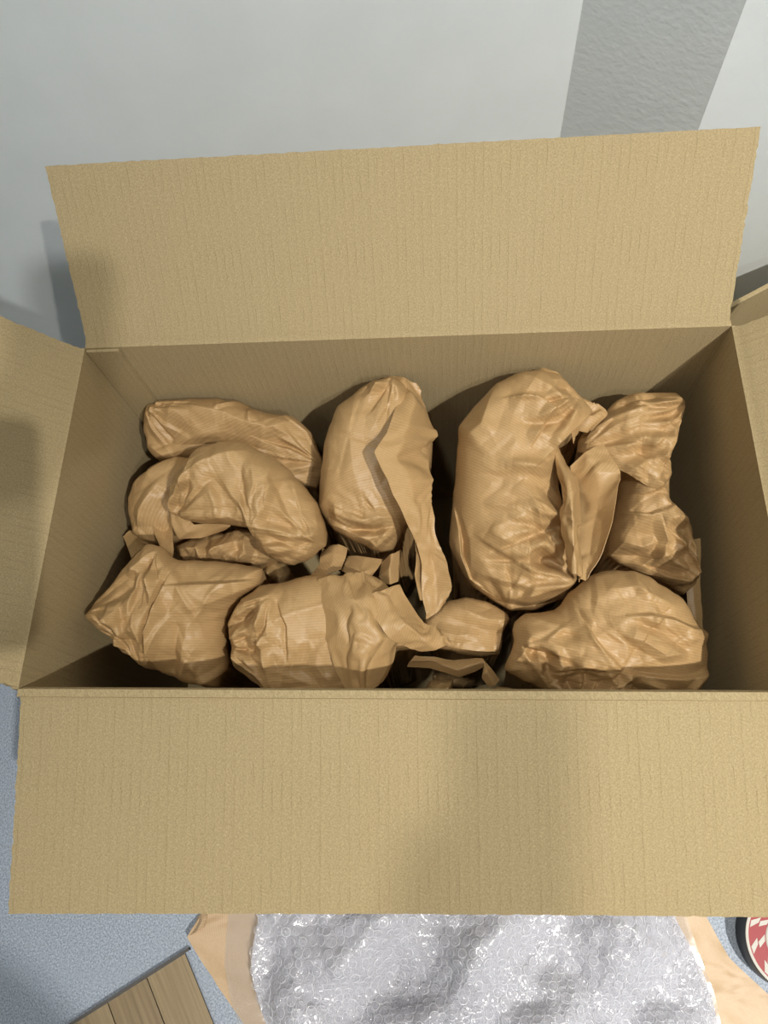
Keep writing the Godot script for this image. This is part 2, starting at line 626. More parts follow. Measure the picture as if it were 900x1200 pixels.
func area(at: Vector3, energy: float) -> void:
	var l := AreaLight3D.new()
	l.name = numbered("fill_panel_light")
	l.position = at - Vector3(0, 0.02, 0)
	l.rotation_degrees.x = -90
	l.area_size = Vector2(0.55, 0.55)
	l.area_range = 8.0
	l.light_energy = energy; l.light_color = Color(0.97, 0.98, 1.0)
	l.shadow_enabled = true
	add_child(l)

func make_room() -> void:
	var turn := deg_to_rad(6.0)
	var U := Vector3(cos(turn), 0, -sin(turn))
	var V := Vector3(sin(turn), 0, cos(turn))
	var corner := Vector3(0.1742, 0, -0.280)     # where the back wall meets the splayed return
	var arris := Vector3(0.2892, 0, -0.2024)     # the return's outer edge
	var H := 2.95
	var T := 0.12
	var wall := func(called: String, u0: float, u1: float, v0: float, v1: float, y0: float, y1: float, m: Material, label: String):
		var c: Vector3 = corner + U * (u0 + u1) * 0.5 + V * (v0 + v1) * 0.5 + Vector3(0, (y0 + y1) * 0.5, 0)
		var o := put(called, box_mesh(Vector3(u1 - u0, y1 - y0, v1 - v0)), m, self, c, turn)
		tag(o, label, "", "", "structure")
	wall.call("floor", -1.9, 2.2, -0.3, 2.9, -0.10, 0.0, mats.floor, "blue grey speckled vinyl floor around the box")
	wall.call("ceiling", -1.9, 2.2, -0.3, 2.9, H, H + 0.1, mats.ceiling, "white ceiling above the box")
	wall.call("wall_back", -1.9, 0.0, -T, 0.0, 0.0, H, mats.wall, "pale grey painted wall behind the box")
	var pv: float = (arris - corner).dot(V)
	var pu: float = (arris - corner).dot(U)
	tag(put("wall_return", prism([corner, arris, arris - V * 0.2, corner - V * T], 0.0, H), mats.wall_rough), "rough grey splayed return between the two pale walls", "", "", "structure")
	wall.call("wall_pier", pu, 1.9, pv - 0.2, pv, 0.0, H, mats.wall, "bright projecting wall at the right behind the box")
	wall.call("wall_left", -1.9 - T, -1.9, -T, 2.7, 0.0, H, mats.wall, "pale painted wall left of the box")
	wall.call("wall_right", 1.9, 1.9 + T, -T, 2.7, 0.0, H, mats.wall, "pale painted wall right of the box")
	wall.call("wall_front", -1.9, 1.9, 2.6, 2.6 + T, 0.0, H, mats.wall, "pale painted wall behind the photographer's place")
	# fittings of unseen lamps in the ceiling; wall wash and panels are added
	var glow := StandardMaterial3D.new()
	glow.albedo_color = Color(1, 1, 1)
	glow.emission_enabled = true; glow.emission = Color(1.0, 0.985, 0.955); glow.emission_energy_multiplier = 1.2
	var k := 0
	for at in [MAIN, SECOND, WALL_WASH]:
		var o := root_node("unseen_downlight", Vector3(at.x, H, at.z))
		tag(o, ["unseen ceiling downlight nearer the right wall, lighting the box from the right", "unseen ceiling downlight nearest above the box, lighting its front and right", "added ceiling downlight out of view behind the photographer, washing the back wall"][k], "lamp", "unseen ceiling downlights")
		put("trim_ring", lathe([Vector2(0.036, -0.004), Vector2(0.036, -0.012), Vector2(0.05, -0.008), Vector2(0.052, 0.0)]), mats.white_trim, o)
		put("lens", lathe([Vector2(0.0, -0.006), Vector2(0.036, -0.006), Vector2(0.036, 0.0)], 48), glow, o)
		k += 1
	k = 0
	for at in [FILL_PANEL_A, FILL_PANEL_B]:
		var o := root_node("added_fill_panel", Vector3(at.x, H, at.z))
		tag(o, ["added square fill light panel out of view on the left", "added square fill light panel out of view on the right"][k], "lamp", "added fill panels")
		put("fill_panel_frame", box_mesh(Vector3(0.6, 0.010, 0.6)), mats.white_trim, o, Vector3(0, -0.005, 0))
		put("fill_diffuser", box_mesh(Vector3(0.55, 0.004, 0.55)), glow, o, Vector3(0, -0.012, 0))
		k += 1

# ------------------------------------------------------------------ the big box
func make_box() -> void:
	var o := root_node("cardboard_box", Vector3.ZERO)
	tag(o, "large opened brown corrugated cardboard box full of paper wrapped bundles", "box")
	var hw := BOX_W * 0.5
	var D := BOX_D
	var card: Material = mats.card
	var jit := simplex(77, 190.0, 2)
	var edge := func(x: float, amp: float) -> float: return amp * jit.get_noise_1d(x)
	# base and the four sides, inner faces given; sides bow out a little below the rim
	panel(o, "base_panel", 2, 2, BOARD, func(u, v): return Vector3(lerpf(-hw, hw, u), 0.008, lerpf(0.0, D, v)), BOX_W, D, mats.card_smooth, true)
	var bow := func(u: float, v: float) -> float: return 0.008 * sin(PI * u) * sin(PI * minf(v * 1.1, 1.0))
	panel(o, "side_panel", 40, 24, BOARD, func(u, v): return Vector3(lerpf(-hw, hw, u), RIM - v * (RIM - 0.002), -0.35 * bow.call(u, v)), BOX_W, RIM, card, true)
	panel(o, "side_panel", 40, 24, BOARD, func(u, v): return Vector3(lerpf(hw, -hw, u), RIM - v * (RIM - 0.002), D + bow.call(u, v)), BOX_W, RIM, card, true)
	panel(o, "side_panel", 30, 24, BOARD, func(u, v): return Vector3(-hw - bow.call(u, v), RIM - v * (RIM - 0.002), lerpf(D, 0.0, u)), D, RIM, card, true)
	panel(o, "side_panel", 30, 24, BOARD, func(u, v): return Vector3(hw + bow.call(u, v), RIM - v * (RIM - 0.002), lerpf(0.0, D, u)), D, RIM, card, true)
	# glue tab lapped on the inside of the back panel at its left end
	panel(o, "glue_tab", 6, 24, 0.003, func(u, v): return Vector3(-hw + 0.001 + u * (0.032 + 0.002 * v), RIM - 0.002 - v * 0.38, 0.0035), 0.033, 0.38, mats.card_smooth, true)
	# flaps: a rounded fold, then the board runs straight out at its angle
	var flap := func(a: Vector3, b: Vector3, out: Vector3, angle: float, L0: float, L1: float) -> void:
		var ca := cos(angle)
		var sa := sin(angle)
		panel(o, "flap", 110, 46, BOARD, func(u, v):
			var L: float = lerpf(L0, L1, u)
			var s: float = v * L
			var along: Vector3 = (b - a).normalized()
			# the score line: a shallow groove 5 mm out of the fold
			var groove: float = -0.0006 * exp(-pow((s - 0.004) / 0.0028, 2.0))
			var sag: float = 0.003 * sin(PI * u) * v
			var d: Vector3 = out * ca + Vector3(0, sa, 0)
			var nn: Vector3 = -out * sa + Vector3(0, ca, 0)
			var e0: float = edge.call(s * 1.0 + 3.0 * a.x, 0.0012) * (1.0 if s > 0.004 else 0.0)
			var e1: float = edge.call(s * 1.0 + 9.0 + a.z, 0.0012) * (1.0 if s > 0.004 else 0.0)
			var gap: float = 0.0015 + 0.0015 * minf(1.0, s / 0.01)
			var p: Vector3 = a.lerp(b, u) + along * (lerpf(gap + e0, -gap + e1, u))
			var end: float = edge.call(u * 0.6 + 5.0, 0.0007) * v
			return p + d * (s + end) + nn * (groove - sag), a.distance_to(b), L0, card)
	flap.call(Vector3(-hw, RIM, 0), Vector3(hw, RIM, 0), Vector3(0, 0, -1), deg_to_rad(48.5), 0.158, 0.158)
	flap.call(Vector3(hw, RIM, D), Vector3(-hw, RIM, D), Vector3(0, 0, 1), deg_to_rad(-14.0), 0.155, 0.169)
	flap.call(Vector3(-hw, RIM, D), Vector3(-hw, RIM, 0), Vector3(-1, 0, 0), deg_to_rad(48.0), 0.16, 0.16)
	flap.call(Vector3(hw, RIM, 0), Vector3(hw, RIM, D), Vector3(1, 0, 0), deg_to_rad(37.0), 0.16, 0.16)

func make_second_box() -> void:
	var at := Vector3(0.2996, 0, -0.0661)
	var dir := Vector3(0.874, 0, -0.486)
	var side := Vector3(0.486, 0, 0.874)
	var o := root_node("open_carton", at)
	tag(o, "second brown cardboard box standing behind the right flap by the pier", "box")
	var L := 0.25
	var D := 0.16
	var h := 0.30
	panel(o, "side_panel", 24, 12, 0.005, func(u, v): return dir * (L * u) + Vector3(0, h * (1.0 - v), 0), L, h, mats.card, true)
	panel(o, "side_panel", 24, 12, 0.005, func(u, v): return dir * (L * (1.0 - u)) + side * D + Vector3(0, h * (1.0 - v), 0), L, h, mats.card, true)
	panel(o, "side_panel", 12, 12, 0.005, func(u, v): return side * (D * (1.0 - u)) + Vector3(0, h * (1.0 - v), 0), D, h, mats.card, true)
	panel(o, "side_panel", 12, 12, 0.005, func(u, v): return dir * L + side * (D * u) + Vector3(0, h * (1.0 - v), 0), D, h, mats.card, true)
	panel(o, "base_panel", 2, 2, 0.005, func(u, v): return dir * (L * u) + side * (D * v) + Vector3(0, 0.006, 0), L, D, mats.card_smooth, true)

# ------------------------------------------------------------------ on the floor in front
func make_floor_things() -> void:
	var o := root_node("packing_paper_sheet", Vector3.ZERO)
	tag(o, "large sheet of ribbed brown packing paper spread on the floor under the bubble wrap", "paper")
	paper_sheet(o, "paper", mats.kraft_floor, [[-230, 3, 500, -150, 4, 496, -71, 2, 493, 7, 3, 489, 84, 4, 485, 161, 2, 481, 236, 3, 478, 311, 3, 474],
		[-252, 8, 529, -166, 2, 528, -80, 3, 526, 5, 4, 525, 89, 2, 523, 171, 3, 521, 252, 4, 520, 332, 3, 518],
		[-265, 14, 552, -175, 2, 554, -84, 4, 554, 6, 3, 555, 94, 2, 555, 181, 4, 555, 266, 3, 556, 350, 3, 556],
		[-230, 5, 597, -141, 4, 594, -53, 3, 591, 34, 2, 588, 120, 4, 585, 205, 3, 582, 288, 2, 579, 371, 3, 576],
		[-193, 3, 637, -107, 4, 631, -22, 2, 625, 63, 4, 618, 146, 4, 612, 229, 2, 606, 310, 4, 600, 391, 3, 594],
		[-144, 3, 691, -59, 2, 684, 25, 3, 676, 109, 4, 668, 192, 2, 661, 273, 3, 653, 354, 4, 646, 435, 3, 638]], 301, 1.2, 0.35, 9)
	paper_sheet(o, "torn_corner", mats.kraft_floor, [[-259, 4, 532, -252, 10, 527, -248, 6, 524],
		[-259, 8, 540, -250, 14, 535, -245, 10, 530],
		[-263, 14, 550, -254, 17, 546, -247, 14, 542]], 302, 0.4, 0.5, 5)
	o = root_node("bubble_wrap", Vector3.ZERO)
	tag(o, "crumpled heap of clear bubble wrap lying on the packing paper in front", "bubble wrap")
	paper_sheet(o, "flat_film", mats.film_flat, [[-217, 10, 504, -127, 13, 501, -39, 7, 498, 48, 10, 495, 134, 13, 492, 219, 7, 490, 302, 10, 487],
		[-220, 10, 540, -129, 8, 536, -39, 9, 533, 50, 13, 529, 137, 8, 526, 224, 9, 523, 308, 10, 519],
		[-219, 10, 579, -126, 8, 576, -34, 13, 572, 56, 9, 570, 145, 8, 568, 232, 13, 564, 319, 10, 562],
		[-209, 10, 612, -116, 13, 608, -25, 10, 605, 65, 7, 603, 154, 13, 598, 241, 10, 596, 328, 10, 593],
		[-196, 10, 640, -104, 12, 636, -15, 7, 634, 73, 12, 630, 160, 12, 627, 247, 7, 625, 330, 10, 621],
		[-173, 10, 690, -85, 7, 688, 3, 10, 683, 89, 13, 679, 175, 7, 677, 258, 11, 673, 341, 10, 670]], 303, 0.0, 0.25, 7)
	bubble_sheet(o, [[-181, 16, 498, -128, 42, 494, -85, 22, 494, -37, 32, 491, 9, 42, 489, 55, 22, 489, 100, 32, 487, 144, 41, 485, 191, 22, 485, 234, 33, 482, 283, 14, 483],
		[-182, 18, 531, -130, 31, 528, -81, 35, 526, -32, 54, 523, 14, 31, 524, 61, 35, 523, 106, 54, 519, 154, 31, 521, 199, 35, 519, 240, 54, 515, 295, 14, 519],
		[-185, 22, 575, -133, 26, 573, -79, 46, 568, -31, 31, 569, 19, 26, 569, 68, 46, 564, 117, 31, 565, 167, 26, 564, 212, 46, 559, 262, 30, 560, 314, 14, 562],
		[-176, 20, 607, -121, 41, 601, -72, 33, 601, -23, 22, 602, 28, 41, 596, 77, 33, 596, 127, 22, 597, 173, 41, 591, 222, 33, 591, 273, 22, 592, 323, 14, 592],
		[-162, 18, 637, -107, 47, 628, -60, 26, 631, -10, 47, 624, 38, 47, 623, 86, 26, 626, 132, 47, 619, 179, 47, 618, 229, 26, 621, 270, 48, 614, 326, 14, 621],
		[-134, 18, 686, -85, 23, 683, -36, 36, 677, 11, 43, 673, 58, 23, 677, 104, 36, 672, 149, 43, 668, 197, 23, 672, 240, 36, 666, 283, 43, 662, 336, 14, 669]], 305)
	wood_board(Vector3(-0.2680, 0, 0.5627), Vector3(-0.8554, 0, 0.5180), Vector3(0.5180, 0, 0.8554), 0.0501)
	tape_roll(Vector3(0.4115, 0.0, 0.535))

# ------------------------------------------------------------------ what the box holds
func make_contents() -> void:
	var o: Node3D
	var G := "paper-wrapped items in the cardboard box"
	o = root_node("paper_wrapped_bundle", Vector3(-0.188, 0.280, 0.044))
	tag(o, "long flat paper bundle lying against the back panel beside the glue tab", "bundle", G)
	wrapped(o, mats.kraft, 0.040, [-88, 42, -71, 46, -38, 48, -9, 48, 4, 44, 13, 44, 33, 34, 52, 29, 70, 27, 90, 9, 99, -12, 104, -31, 94, -50, 58, -45, 10, -34, -39, -20, -82, -15, -91, -3, -94, 15, -92, 29],
		[[11, 22, 30, -92, 26, -71, 39, -39, 38, -13, 32, 7, 27, 29, 16, 58, 11, 80, -2, 98, -21],
		[-17, 34, 46, -88, 2, -62, -2, -29, -3, 13, -2, 58, -14, 90, -34],
		[5, 9, 5, -71, 46, -76, 29, -65, 36],
		[6, 7, 5, -8, 48, -1, 35, 13, 41],
		[7, 10, 6, 30, 34, 33, 17],
		[5, 10, 16, -58, -2, -32, 4, 0, 9],
		[4, 8, 8, 55, 11, 77, 22],
		[4, 7, 9, -85, -2, -62, -18],
		[2.9, 2.5, 6.0, -85, 37, -76, 13, -60, -11],
		[-4.5, 2.5, 5.2, -84, 38, -70, 22, -56, 3],
		[3.1, 4.3, 7.8, -84, 37, -65, 19, -39, 5],
		[-2.7, 7.8, 10.5, -84, 40, -69, 37, -56, 27],
		[2.7, 2.5, 7.8, -84, 39, -66, 34, -44, 34],
		[-3.7, 2.5, 8.2, -83, 40, -59, 40, -32, 39],
		[3.3, 2.5, 9.7, 101, -20, 87, 9, 58, 32],
		[-3.3, 2.5, 10.0, 100, -23, 86, -10, 71, 7],
		[3.7, 2.5, 11.5, 100, -23, 82, -10, 60, 2],
		[-4.5, 2.5, 12.9, 99, -23, 72, -9, 39, 1],
		[4.4, 2.5, 12.7, 99, -24, 78, -21, 54, -17],
		[-3.0, 7.4, 12.1, 98, -24, 63, -24, 23, -27],
		[4.7, 6.2, 10.8, 100, -25, 81, -30, 59, -33]], 101, 0.25, 0.70, 0.012, 2.0)
	o = root_node("paper_wrapped_bundle", Vector3(-0.244, 0.274, 0.106))
	tag(o, "rounded smooth paper bundle between the left panel and the domed bundle", "bundle", G)
	wrapped(o, mats.kraft, 0.042, [-46, 1, -40, 18, -22, 35, 7, 45, 26, 42, 35, 24, 38, -1, 32, -25, 16, -41, 0, -45, -23, -47, -37, -39, -45, -18],
		[[5, 10, 14, -42, 16, -19, 25, 7, 47],
		[6, 16, 10, 0, 16, -19, -12, -26, -37],
		[4, 8, 8, -45, -24, -29, -37, 0, -37]], 117, 1.00, 0.55, 0.012, 2.0)
	o = root_node("paper_wrapped_bundle", Vector3(-0.220, 0.294, 0.238))
	tag(o, "wide paper bundle in the front left corner with a pointed left end", "bundle", G)
	wrapped(o, mats.kraft, 0.044, [-83, 6, -59, 35, -41, 55, -25, 71, -9, 68, 6, 55, 32, 54, 61, 51, 87, 46, 85, 32, 68, 18, 54, -1, 51, -22, 54, -48, 44, -65, 20, -63, -1, -56, -18, -49, -45, -34, -65, -14],
		[[13, 16, 13, -12, 68, 4, 50, 0, 26, -9, 6, -15, -22, -21, -48],
		[-9, 2, 14, 9, 46, 1, 20, -9, -5, -12, -28, -9, -51],
		[7, 2, 26, 4, 33, 29, 34, 61, 35, 87, 36],
		[9, 14, 20, -77, 6, -53, 9, -34, 5, -18, 9],
		[7, 12, 12, -68, -11, -44, 3, -24, 23, -9, 39],
		[-6, 9, 9, -59, 12, -38, 26, -12, 34],
		[7, 9, 12, -42, -17, -24, -5, -14, 0],
		[7, 10, 8, -45, -34, -39, -17, -41, 0],
		[-7, 9, 12, 18, 0, 14, -22, 6, -51],
		[6, 12, 10, 26, -34, 14, -56],
		[5, 8, 8, 28, -62, 49, -53, 60, -45],
		[6, 7, 12, -34, 54, -15, 43, 4, 38],
		[3.1, 4.5, 6.4, -18, -45, -6, -23, 7, 1],
		[-5.1, 2.5, 4.8, -19, -46, -16, -29, -10, -12],
		[4.2, 2.5, 9.2, -18, -44, -13, -19, -19, 10],
		[-4.9, 2.5, 9.1, -21, -44, -27, -14, -33, 20],
		[5.3, 7.4, 9.3, -21, -43, -31, -12, -47, 22],
		[-4.0, 2.5, 8.1, -21, -44, -37, -15, -62, 12],
		[4.6, 2.5, 9.1, -21, -45, -35, -25, -57, -9],
		[-2.8, 5.8, 6.8, -22, -45, -43, -27, -69, -9],
		[4.0, 7.0, 8.4, -11, 66, -22, 55, -33, 41],
		[-5.3, 6.7, 10.2, -9, 64, -15, 47, -29, 30],
		[5.2, 2.5, 8.0, -10, 64, -19, 38, -23, 8],
		[-3.9, 2.5, 8.7, -10, 64, -13, 42, -13, 17],
		[5.2, 6.1, 6.6, -9, 63, -6, 37, 5, 9],
		[-4.4, 2.5, 7.6, -9, 65, -4, 48, 7, 31],
		[3.5, 2.5, 9.3, -6, 64, 15, 40, 34, 10],
		[-3.1, 7.3, 14.2, -6, 66, 14, 54, 31, 34],
		[3.4, 6.9, 7.0, -78, 4, -65, -4, -51, -15],
		[-2.7, 2.5, 12.9, -76, 3, -50, -11, -15, -17],
		[3.2, 4.5, 7.9, -76, 7, -50, 7, -23, -4],
		[-2.6, 2.5, 7.1, -77, 7, -57, 11, -33, 13],
		[4.1, 2.5, 11.5, -77, 7, -55, 14, -30, 20],
		[-4.3, 5.0, 6.8, -77, 9, -53, 28, -23, 46]], 131, 0.02, 0.75, 0.012, 2.0)
	o = root_node("paper_wrapped_bundle", Vector3(-0.146, 0.318, 0.123))
	tag(o, "domed paper bundle with a curled collar, resting on the rounded smooth one", "bundle", G)
	wrapped(o, mats.kraft, 0.050, [-84, -7, -79, 13, -68, 33, -53, 48, -32, 55, -11, 54, 12, 43, 27, 34, 47, 14, 64, -7, 73, -36, 72, -50, 58, -61, 41, -68, 26, -64, 13, -52, 12, -39, -2, -30, -24, -28, -47, -26, -65, -22, -77, -16],
		[[9, 10, 26, 27, 36, 27, 11, 20, -12, 14, -28],
		[8, 14, 18, -50, 23, -20, 38, 8, 43],
		[6, 18, 12, 8, 43, 15, 14, 18, -9],
		[-12, 8, 8, -47, 14, -61, 1, -71, -16, -68, -22],
		[9, 9, 9, -38, 21, -59, 10, -74, -7, -79, -25],
		[8, 9, 14, -80, -13, -59, -23, -36, -23, -12, -21, 12, -30],
		[9, 9, 12, 15, -31, 35, -38, 55, -41, 71, -38],
		[8, 9, 9, 14, -49, 35, -49, 55, -55],
		[-8, 7, 9, 23, -38, 47, -50, 64, -44],
		[8, 10, 9, 64, -10, 69, -33, 58, -55],
		[5, 10, 10, -74, 22, -59, 27, -38, 42],
		[4, 9, 9, -12, 9, -3, -9, 0, -22],
		[5, 8, 8, -68, 1, -53, 21, -29, 36],
		[2.7, 2.5, 11.7, 69, -44, 55, -18, 45, 14],
		[-4.3, 2.5, 9.5, 67, -44, 44, -20, 28, 16],
		[4.8, 5.9, 10.5, 69, -45, 51, -27, 29, -8],
		[-4.5, 5.2, 9.5, 69, -47, 52, -40, 36, -27],
		[3.6, 2.5, 8.6, 68, -45, 40, -35, 7, -29],
		[-3.9, 5.6, 11.2, 67, -46, 37, -43, 3, -49],
		[4.0, 5.7, 8.3, 67, -48, 33, -54, -5, -58],
		[-2.8, 6.5, 8.0, 69, -47, 52, -51, 35, -60],
		[5.3, 7.9, 12.7, -72, -20, -53, -14, -35, -1],
		[-3.5, 4.1, 7.7, -71, -19, -49, -5, -28, 15],
		[2.7, 5.4, 10.5, -72, -17, -57, 3, -34, 22],
		[-2.9, 2.5, 7.7, -72, -19, -58, -4, -49, 18],
		[4.5, 2.5, 6.4, -72, -18, -58, 6, -51, 36],
		[-3.6, 6.8, 11.6, -75, -18, -75, -3, -72, 14],
		[3.7, 2.5, 8.9, -75, -18, -77, 1, -80, 23],
		[3.1, 2.5, 6.1, 14, -28, 25, -11, 30, 12],
		[-3.2, 2.5, 7.3, 12, -28, 13, -10, 19, 9],
		[4.2, 2.5, 10.3, 12, -29, 13, -14, 8, 1],
		[-3.0, 2.5, 11.1, 11, -29, 7, -14, 3, 2],
		[4.2, 4.3, 7.5, 11, -28, 6, -14, -6, 0]], 143, -0.12, 0.80, -0.035, 2.3)
	# curled collar below the dome
	paper_sheet(o, "paper_collar", mats.kraft, [[-82, 3, 9, -74, 13, 4, -69, 16, -1],
		[-79, -2, 26, -70, 4, 24, -62, 8, 22],
		[-74, -12, 39, -64, -4, 35, -57, -2, 28],
		[-55, -18, 36, -48, -12, 30, -42, -6, 25],
		[-35, -26, 25, -26, -18, 24, -22, -12, 20]], 201, 1.20, 0.40, 12)
	o = root_node("loose_paper_scrap", Vector3(-0.241, 0.290, 0.155))
	tag(o, "twisted torn paper strip hanging beside the curled collar on the left", "paper", "loose kraft paper among the bundles")
	paper_sheet(o, "paper", mats.kraft, [[-22, -5, -30, -12, -5, -38, -3, -10, -46],
		[-12, 6, -11, -8, -7, -19, 6, 2, -15],
		[-4, 8, 6, 0, 0, 0, 11, 6, 5],
		[5, 14, 22, 8, 10, 17, 15, 12, 17],
		[11, 16, 31, 13, 14, 28, 18, 16, 26]], 211, 0.80, 1.00, 12)
	o = root_node("crumpled_paper_wad", Vector3(-0.180, 0.268, 0.161))
	tag(o, "crumpled paper tucked under the domed bundle above the front left one", "paper")
	wrapped(o, mats.kraft, 0.030, [-55, 4, -37, 13, -12, 17, 13, 21, 37, 18, 47, 0, 48, -9, 32, -17, 6, -15, -25, -13, -50, -11],
		[[9, 10, 12, -50, 1, -25, 4, -20, -12],
		[-8, 8, 8, -22, 16, -16, -3, -19, -15],
		[10, 9, 10, -20, -12, -6, 3, 12, 9],
		[9, 8, 9, 12, -12, 25, -3, 22, 15],
		[-8, 8, 8, 25, -15, 31, 0, 49, 3]], 151, 0.50, 1.30, 0.012, 2.0)
	o = root_node("crumpled_paper_wad", Vector3(-0.135, 0.236, 0.178))
	tag(o, "small crumpled paper wad in the gap between the three left bundles and the front one", "paper")
	wrapped(o, mats.kraft_shaded, 0.016, [-14, 9, -3, 14, 9, 11, 14, 0, 8, -14, -8, -12, -15, -2],
		[[6, 7, 7, -24, -2, -8, 4, 5, -8],
		[-6, 6, 6, -14, 14, -8, -11]], 157, 0.90, 1.20, 0.012, 2.0)
	o = root_node("paper_wrapped_bundle", Vector3(-0.030, 0.300, 0.084))
	tag(o, "upright rounded paper bundle at the centre of the back row", "bundle", G)
	wrapped(o, mats.kraft, 0.050, [-48, 24, -43, 41, -34, 61, -14, 75, 4, 85, 21, 91, 36, 80, 55, 56, 61, 21, 56, -16, 44, -53, 31, -64, 19, -85, 7, -87, -13, -79, -39, -65, -47, -55, -55, -43, -52, -8],
		[[7, 10, 9, -36, -39, -21, -48, -7, -55, 14, -53, 30, -51],
		[-6, 8, 8, -42, -52, -18, -64, 5, -64, 28, -61],
		[8, 9, 9, -46, -56, -24, -65, -1, -75, 9, -86],
		[6, 8, 8, 5, -78, 16, -67, 28, -58],
		[5, 8, 8, -34, -39, -33, -52, -21, -61],
		[7, 9, 7, -14, 75, 7, 76, 21, 77, 30, 71],
		[6, 8, 8, 2, 84, 8, 75, 1, 66],
		[5, 8, 7, 21, 90, 27, 74, 30, 60],
		[3, 26, 26, -43, 38, -38, 0, -47, -40],
		[3, 14, 14, -14, 70, -17, 23, -12, -20],
		[3.1, 2.5, 7.1, 25, -60, 9, -50, -3, -32],
		[-3.0, 2.5, 14.3, 26, -60, 11, -51, -4, -38],
		[2.5, 4.2, 8.4, 25, -61, 7, -56, -12, -44],
		[-4.7, 6.0, 8.8, 24, -60, -5, -52, -37, -42],
		[4.0, 6.2, 10.0, 24, -61, -1, -60, -30, -53],
		[-3.4, 5.6, 5.9, 25, -62, 2, -65, -25, -66],
		[2.7, 6.0, 9.8, 24, -64, -2, -75, -36, -74],
		[-4.0, 4.8, 8.5, 24, -64, -6, -80, -43, -93],
		[3.3, 4.1, 7.1, 26, -64, 8, -80, -16, -93],
		[3.3, 4.2, 7.1, 22, 86, 2, 82, -19, 76],
		[-2.6, 2.5, 7.2, 22, 86, 10, 83, -1, 74],
		[2.9, 5.9, 6.6, 22, 85, 9, 76, -3, 63],
		[-2.5, 2.5, 8.1, 23, 84, 13, 66, 1, 47],
		[2.5, 2.5, 9.6, 24, 83, 21, 59, 7, 35],
		[-2.4, 2.5, 9.2, 23, 83, 19, 62, 18, 37]], 163, 0.28, 0.42, 0.012, 2.6)
	paper_sheet(o, "paper_flap", mats.kraft, [[22, 35, -85, 35, 40, -77, 47, 30, -73],
		[29, 52, -48, 45, 52, -44, 58, 20, -46],
		[20, 72, 0, 38, 62, -8, 63, 15, -24],
		[9, 78, 23, 30, 68, 23, 57, 25, 3],
		[22, 70, 51, 42, 60, 44, 62, 35, 32],
		[34, 52, 74, 46, 45, 69, 56, 30, 54],
		[45, 25, 92, 53, 25, 89, 63, 22, 83],
		[49, 12, 107, 60, 5, 104, 72, 12, 105],
		[50, 5, 136, 63, 0, 132, 77, 8, 129],
		[54, 0, 158, 62, -2, 152, 72, 0, 143]], 221, 0.35, 1.10, 12)
	paper_sheet(o, "paper_tail", mats.kraft, [[42, 18, 80, 48, 12, 85, 53, 10, 90],
		[46, 18, 98, 52, 6, 100, 59, 0, 101],
		[43, 15, 119, 49, 5, 119, 57, -2, 120],
		[48, 4, 141, 52, -1, 140, 59, -5, 140]], 223, 0.60, 0.60, 12)
	o = root_node("paper_wrapped_bundle", Vector3(0.106, 0.300, 0.112))
	tag(o, "largest swollen paper bundle, right of the centre with a collar of loose folds", "bundle", G)
